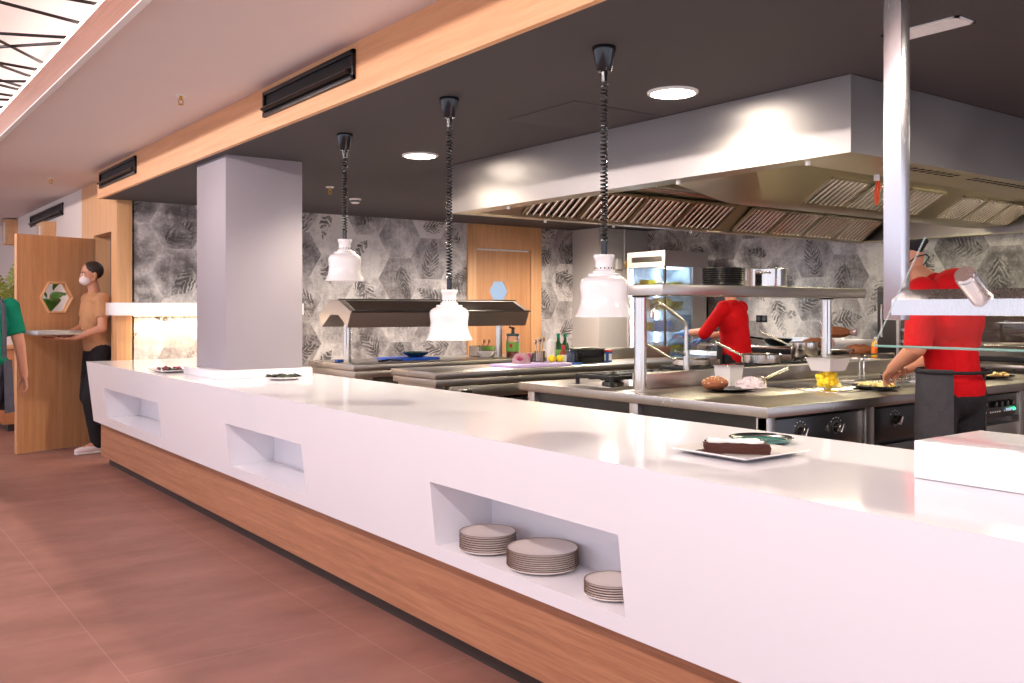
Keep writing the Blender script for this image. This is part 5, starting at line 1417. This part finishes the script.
legs(B, Pn, pel, [(-.10, .05, .50), (.11, .03, .50)], [(-.11, -.02, .09), (.12, -.03, .09)], [(-.13, .13, .04), (.15, .12, .04)])
# jacket: torso, hem below the waist, sleeves to the elbow
J.ell(chest + V(0, -.012, .0), (.180, .130, .19)).cap(V(0, .0, 1.02), .126, chest, .130).ell(V(0, -.005, .96), (.170, .128, .13)).ell(V(0, .05, 1.39), (.185, .100, .085)).ell(V(0, -.035, 1.30), (.145, .095, .15))
J.cap(chest + V(0, .02, .12), .10, nk + V(0, -.012, -.012), .069)
for sh_, el_ in ((shL, elL), (shR, elR)):
    J.ell(sh_, (.076, .076, .076)); J.cap(sh_, .072, el_.lerp(sh_, .5), .070); J.cap(el_.lerp(sh_, .5), .070, el_.lerp(sh_, -.02), .066, flat=True)
J.ell(V(0, -.015, 1.46), (.14, .10, .10))
Pn.ell(pel + V(0, -.01, -.02), (.163, .120, .13))
B.done('body', 'skin', ch, .0048, 5)
jk = J.done('red_jacket', 'red cloth', ch, .008, 4)
obj('collar', MB().tube([nk + V(.066*math.cos(a), -.008 + .066*math.sin(a), .012 + .012*math.sin(a)) for a in [i*PI/10 for i in range(20)]], .017, 8, closed=True), 'black cloth', jk, False)
Pn.done('trousers', 'black cloth', ch, .010, 4)
face_parts(Ph, he, ch)
# bandana cap with a pointed tail, face mask with its strap
cp = Blob(); cp.ell(Ph(0, -.014, .148), (.083, .102, .088), he)
for v in cp.mb.bm.verts:
    l = Euler(he).to_matrix().inverted() @ (v.co - Ph(0, 0, 0))
    if l.z < .112 - l.y * .16: v.co = Ph(l.x, l.y, .112 - l.y * .16)
cp.cap(Ph(0, -.085, .14), .05, Ph(0, -.152, .118), .016)
cp.done('bandana_cap', 'black cloth', ch, .006, 3)
mk = Blob(); mk.ell(Ph(0, .062, .052), (.060, .056, .052), he); mk.done('face_mask', 'black cloth', ch, .006, 3)
obj('mask_strap', MB().tube([Ph(-.055, .04, .06), Ph(-.077, -.01, .075), Ph(-.055, -.085, .07), Ph(0, -.105, .066), Ph(.055, -.085, .07), Ph(.077, -.01, .075), Ph(.055, .04, .06)], .0035, 6), 'black cloth', ch, False)
# apron wrapped round front and sides
def apron(root, z0, z1, a0, a1, rx, ry, cy, mat, flare=0.03):
    f = MB(); n, mz = 36, 14; g = []
    for i in range(mz + 1):
        s = i / mz; z = z1 + (z0 - z1) * s; row = []
        for j in range(n + 1):
            a = a0 + (a1 - a0) * j / n; w = 1 + flare * s * 3 + .012 * math.sin(a * 9) * s
            row.append((rx * w * math.sin(a), cy + ry * w * math.cos(a), z))
        g.append(row)
    A = [[f.bm.verts.new(p) for p in r] for r in g]; Q = [[f.bm.verts.new((p[0] * .965, cy + (p[1] - cy) * .965, p[2])) for p in r] for r in g]
    for i in range(mz):
        for j in range(n):
            f.bm.faces.new((A[i][j], A[i][j+1], A[i+1][j+1], A[i+1][j])); f.bm.faces.new((Q[i][j], Q[i+1][j], Q[i+1][j+1], Q[i][j+1]))
    for j in range(n):
        f.bm.faces.new((A[0][j], Q[0][j], Q[0][j+1], A[0][j+1])); f.bm.faces.new((A[mz][j], A[mz][j+1], Q[mz][j+1], Q[mz][j]))
    for i in range(mz):
        f.bm.faces.new((A[i][0], A[i+1][0], Q[i+1][0], Q[i][0])); f.bm.faces.new((A[i][n], Q[i][n], Q[i+1][n], A[i+1][n]))
    return obj('apron', f, mat, root, False)
ap = apron(ch, .42, 1.06, -2.35, 1.9, .190, .155, .005, 'apron cloth')
obj('apron_string', MB().tube([(.193*math.sin(a), .003 + .156*math.cos(a), 1.045) for a in [i*2*PI/28 for i in range(28)]], .009, 6, closed=True), 'black cloth', ap, False)
for (a, t) in (((-.11, -.02, .09), (-.13, .13, .04)), ((.12, -.03, .09), (.15, .12, .04))): shoe(ch, a, t, 'black plastic')
# knife in his right hand
def local(o, p): return Matrix.Translation(o.location) @ o.rotation_euler.to_matrix().to_4x4() @ Vector(p)
kp = local(ch, (.02, .45, .975))
kn = thing('kitchen_knife', 'black handled kitchen knife in the cook hands over the plate', 'knife', kp, 0.6)
obj('handle', MB().obox((.05, 0, .012), (.11, .02, .022), (0, -.12, 0), .005), 'black plastic', kn, False)
obj('blade', MB().prism([(0, 0), (-.12, -.012), (-.15, .012), (0, .024)], 'y', -.001, .001), 'polished steel', kn, False)

# ---------- cook at the far line (red jacket, blue gloves), reaching left into the fridge
c2 = thing('person', 'cook in red with blue gloves at the far stove beneath the pass shelf', 'person', (7.30, 6.08, 0), 0.25)
B = Blob(); J = Blob(); Pn = Blob()
pel = V(0, 0, .92); chest = V(0, .03, 1.24); nk = V(0, .05, 1.43)
B.ell(pel, (.155, .11, .12)).cap(pel, .12, chest, .125).ell(chest, (.165, .115, .17)).cap(chest + V(0, .02, .1), .08, nk, .058).cap(nk, .055, nk + V(0, .02, .08), .05)
he2 = (-0.3, 0, 0.0); Ph2 = head(B, nk + V(0, .02, .06), he2, .95)
arms = ((V(-.19, .04, 1.37), V(-.25, .20, 1.14), V(-.22, .44, 1.12)), (V(.19, .04, 1.37), V(.25, .18, 1.13), V(.16, .42, 1.06)))
for a, b_, c_ in arms:
    B.ell(a, (.06, .06, .06)); B.cap(a, .052, b_, .043); B.cap(b_, .043, c_, .028)
    J.ell(a, (.074, .074, .074)); J.cap(a, .07, b_.lerp(a, -.1), .062)
G = Blob()
for (a, b_, c_), sd in zip(arms, (-1, 1)):
    hand(B, c_, c_ - b_, V(0, 0, -1), .35, sd)
legs(B, Pn, pel, [(-.10, .04, .49), (.11, .02, .49)], [(-.11, -.02, .09), (.12, -.03, .09)], [(-.13, .13, .04), (.15, .12, .04)])
J.ell(chest, (.195, .142, .19)).cap(V(0, 0, .98), .15, chest, .146).ell(V(0, -.005, .90), (.19, .148, .16)).ell(V(0, .03, 1.36), (.20, .105, .08)).cap(chest + V(0, .02, .12), .10, nk + V(0, 0, -.02), .068)
Pn.ell(pel + V(0, -.01, -.04), (.172, .132, .13))
B.done('body', 'skin', c2, .006, 4); J.done('red_jacket', 'red cloth', c2, .010, 4); Pn.done('trousers', 'black cloth', c2, .011, 3)
for (a, b_, c_), sd in zip(arms, (-1, 1)):
    G = Blob(); hand(G, c_, c_ - b_, V(0, 0, -1), .35, sd, 1.13); G.cap(c_ - (c_ - b_).normalized() * .04, .036, c_ + (c_ - b_).normalized() * .03, .035); G.done('rubber_glove', 'blue glove', c2, .005, 2)
face_parts(Ph2, he2, c2, .95)
cp = Blob(); cp.ell(Ph2(0, -.012, .150), (.081, .100, .082), he2)
for v in cp.mb.bm.verts:
    l = Euler(he2).to_matrix().inverted() @ (v.co - Ph2(0, 0, 0)); 
    if l.z < .125 * .95: v.co = Ph2(l.x / .95, l.y / .95, .125)
cp.done('black_cap', 'black cloth', c2, .007, 2)
apron(c2, .40, 1.0, -1.3, 1.3, .205, .175, .005, 'black cloth')
for (a, t) in (((-.11, -.02, .09), (-.13, .13, .04)), ((.12, -.03, .09), (.15, .12, .04))): shoe(c2, a, t, 'black plastic')

# ---------- waiter with a tray coming through the swing door (faces local +Y; walks towards -X)
w1 = thing('person', 'masked waiter in black trousers carrying a tray through the swing door', 'person', (2.13, 9.50, 0), PI / 2 + 0.12)
B = Blob(); J = Blob(); Pn = Blob()
pel = V(0, 0, .98); chest = V(0, .02, 1.32); nk = V(0, .03, 1.52)
B.ell(pel, (.15, .105, .12)).cap(pel, .115, chest, .12).ell(chest, (.16, .112, .17)).cap(chest + V(0, .01, .1), .08, nk, .057).cap(nk, .054, nk + V(0, .015, .085), .05)
he3 = (-0.12, 0, 0.0); Ph3 = head(B, nk + V(0, .01, .065), he3)
arms = ((V(-.185, .02, 1.45), V(-.24, .04, 1.18), V(-.17, .27, 1.09)), (V(.185, .02, 1.45), V(.24, .05, 1.18), V(.17, .28, 1.09)))
for (a, b_, c_), sd in zip(arms, (-1, 1)):
    B.ell(a, (.06, .06, .06)); B.cap(a, .051, b_, .042); B.cap(b_, .042, c_, .027)
    J.ell(a, (.070, .070, .070)); J.cap(a, .066, b_.lerp(a, .35), .060, flat=True)
    hand(B, c_, V(0, 1, -.05), V(0, .1, 1), .02, -sd)
legs(B, Pn, pel, [(-.09, .10, .52), (.09, .06, .52)], [(-.09, .03, .09), (.10, -.14, .12)], [(-.10, .18, .04), (.11, .0, .05)])
J.ell(chest, (.18, .13, .185)).cap(V(0, 0, 1.05), .135, chest, .135).ell(V(0, 0, 1.0), (.165, .125, .10)).ell(V(0, .02, 1.44), (.19, .10, .075)).cap(chest + V(0, .01, .12), .09, nk + V(0, 0, -.02), .064)
Pn.ell(pel + V(0, -.01, -.02), (.165, .125, .13))
B.done('body', 'skin waiter', w1, .0058, 4); J.done('tan_shirt', 'tan cloth', w1, .010, 4); Pn.done('trousers', 'black cloth', w1, .011, 3)
face_parts(Ph3, he3, w1)
hb = Blob(); hb.ell(Ph3(0, -.016, .140), (.081, .099, .092), he3)
for v in hb.mb.bm.verts:
    l = Euler(he3).to_matrix().inverted() @ (v.co - Ph3(0, 0, 0))
    lim = .135 if l.y > .02 else .06
    if l.z < lim: v.co = Ph3(l.x, l.y, lim)
hb.done('hair', 'hair dark', w1, .007, 2)
mk = Blob(); mk.ell(Ph3(0, .062, .056), (.062, .058, .050), he3); mk.done('face_mask', 'white cloth', w1, .006, 3)
for (a, t) in (((-.09, .03, .09), (-.10, .18, .04)), ((.10, -.14, .09), (.11, .0, .05))): shoe(w1, a, t, 'shoe white')
tp = local(w1, (0, .39, 1.121))
t = thing('serving_tray', 'grey serving tray carried level by the waiter at the door', 'tray', tp, PI / 2 + 0.12)
f = MB().box(-.21, .21, -.20, .20, 0, .008, .003)
f.box(-.21, .21, -.20, -.192, .006, .04, .002).box(-.21, .21, .192, .20, .006, .04, .002).box(-.21, -.202, -.20, .20, .006, .04, .002).box(.202, .21, -.20, .20, .006, .04, .002)
obj('tray_body', f, 'steel', t, False)
obj('tray_liner', MB().box(-.198, .198, -.188, .188, .0085, .012), 'white cloth', t, False)

# ---------- passer-by in green at the left edge (walking, faces away from the camera)
g1 = thing('person', 'person in green shirt and dark apron walking at the left edge', 'person', (0.955, 7.74, 0), 0.15)
B = Blob(); J = Blob(); Pn = Blob()
pel = V(0, 0, .93); chest = V(0, .02, 1.24); nk = V(0, .03, 1.435)
B.ell(pel, (.15, .105, .12)).cap(pel, .115, chest, .12).ell(chest, (.16, .112, .17)).cap(chest + V(0, .01, .1), .08, nk, .057).cap(nk, .054, nk + V(0, .015, .085), .05)
he4 = (-0.05, 0, 0.0); Ph4 = head(B, nk + V(0, .01, .06), he4)
arms = ((V(-.185, .02, 1.37), V(-.23, .10, 1.10), V(-.22, .26, .92)), (V(.185, .02, 1.37), V(.235, -.03, 1.10), V(.275, -.01, .86)))
for (a, b_, c_), sd in zip(arms, (-1, 1)):
    B.ell(a, (.06, .06, .06)); B.cap(a, .051, b_, .042); B.cap(b_, .042, c_, .027)
    J.ell(a, (.072, .072, .072)); J.cap(a, .07, b_.lerp(a, .25), .066, flat=True)
    hand(B, c_, (c_ - b_), V(-sd, .1, 0), .30, sd)
legs(B, Pn, pel, [(-.10, .22, .54), (.02, .12, .50)], [(-.12, .26, .10), (-.04, -.05, .15)], [(-.13, .41, .05), (-.04, .09, .10)])
J.ell(chest, (.185, .135, .185)).cap(V(0, 0, 1.0), .14, chest, .138).ell(V(0, 0, .97), (.17, .13, .10)).ell(V(0, .02, 1.36), (.195, .10, .075)).cap(chest + V(0, .01, .12), .09, nk + V(0, 0, -.02), .064)
Pn.ell(pel + V(0, -.01, -.02), (.168, .128, .13))
B.done('body', 'skin', g1, .0058, 4); J.done('green_shirt', 'green cloth', g1, .010, 4); Pn.done('trousers', 'grey cloth', g1, .011, 3)
face_parts(Ph4, he4, g1)
hb = Blob(); hb.ell(Ph4(0, -.016, .138), (.083, .101, .094), he4)
for v in hb.mb.bm.verts:
    l = v.co - Ph4(0, 0, 0); lim = .135 if l.y > .02 else .05
    if l.z < lim: v.co.z = Ph4(0, 0, lim).z
hb.done('hair', 'hair dark', g1, .007, 2)
apron(g1, .60, .98, -2.6, 2.6, .19, .165, .0, 'grey cloth')
st = MB()
for sx in (-1, 1): st.tube([V(sx*.10, -.145, 1.0), V(sx*.10, -.142, 1.2), V(sx*.105, -.10, 1.38), V(sx*.105, .02, 1.445), V(sx*.10, .13, 1.36), V(sx*.09, .155, 1.15)], .016, 8)
obj('apron_straps', st, 'grey cloth', g1, False)
for (a, t) in (((-.12, .26, .09), (-.13, .41, .04)), ((-.04, -.05, .09), (-.04, .09, .05))): shoe(g1, a, t, 'black plastic')
# ------------------------------------------------------------------ lights the place has
area('recess lamp', (-0.24, 4.0, 2.72), (0, math.radians(-75), 0), 0.04, 14.0, 120, C(255, 244, 242))
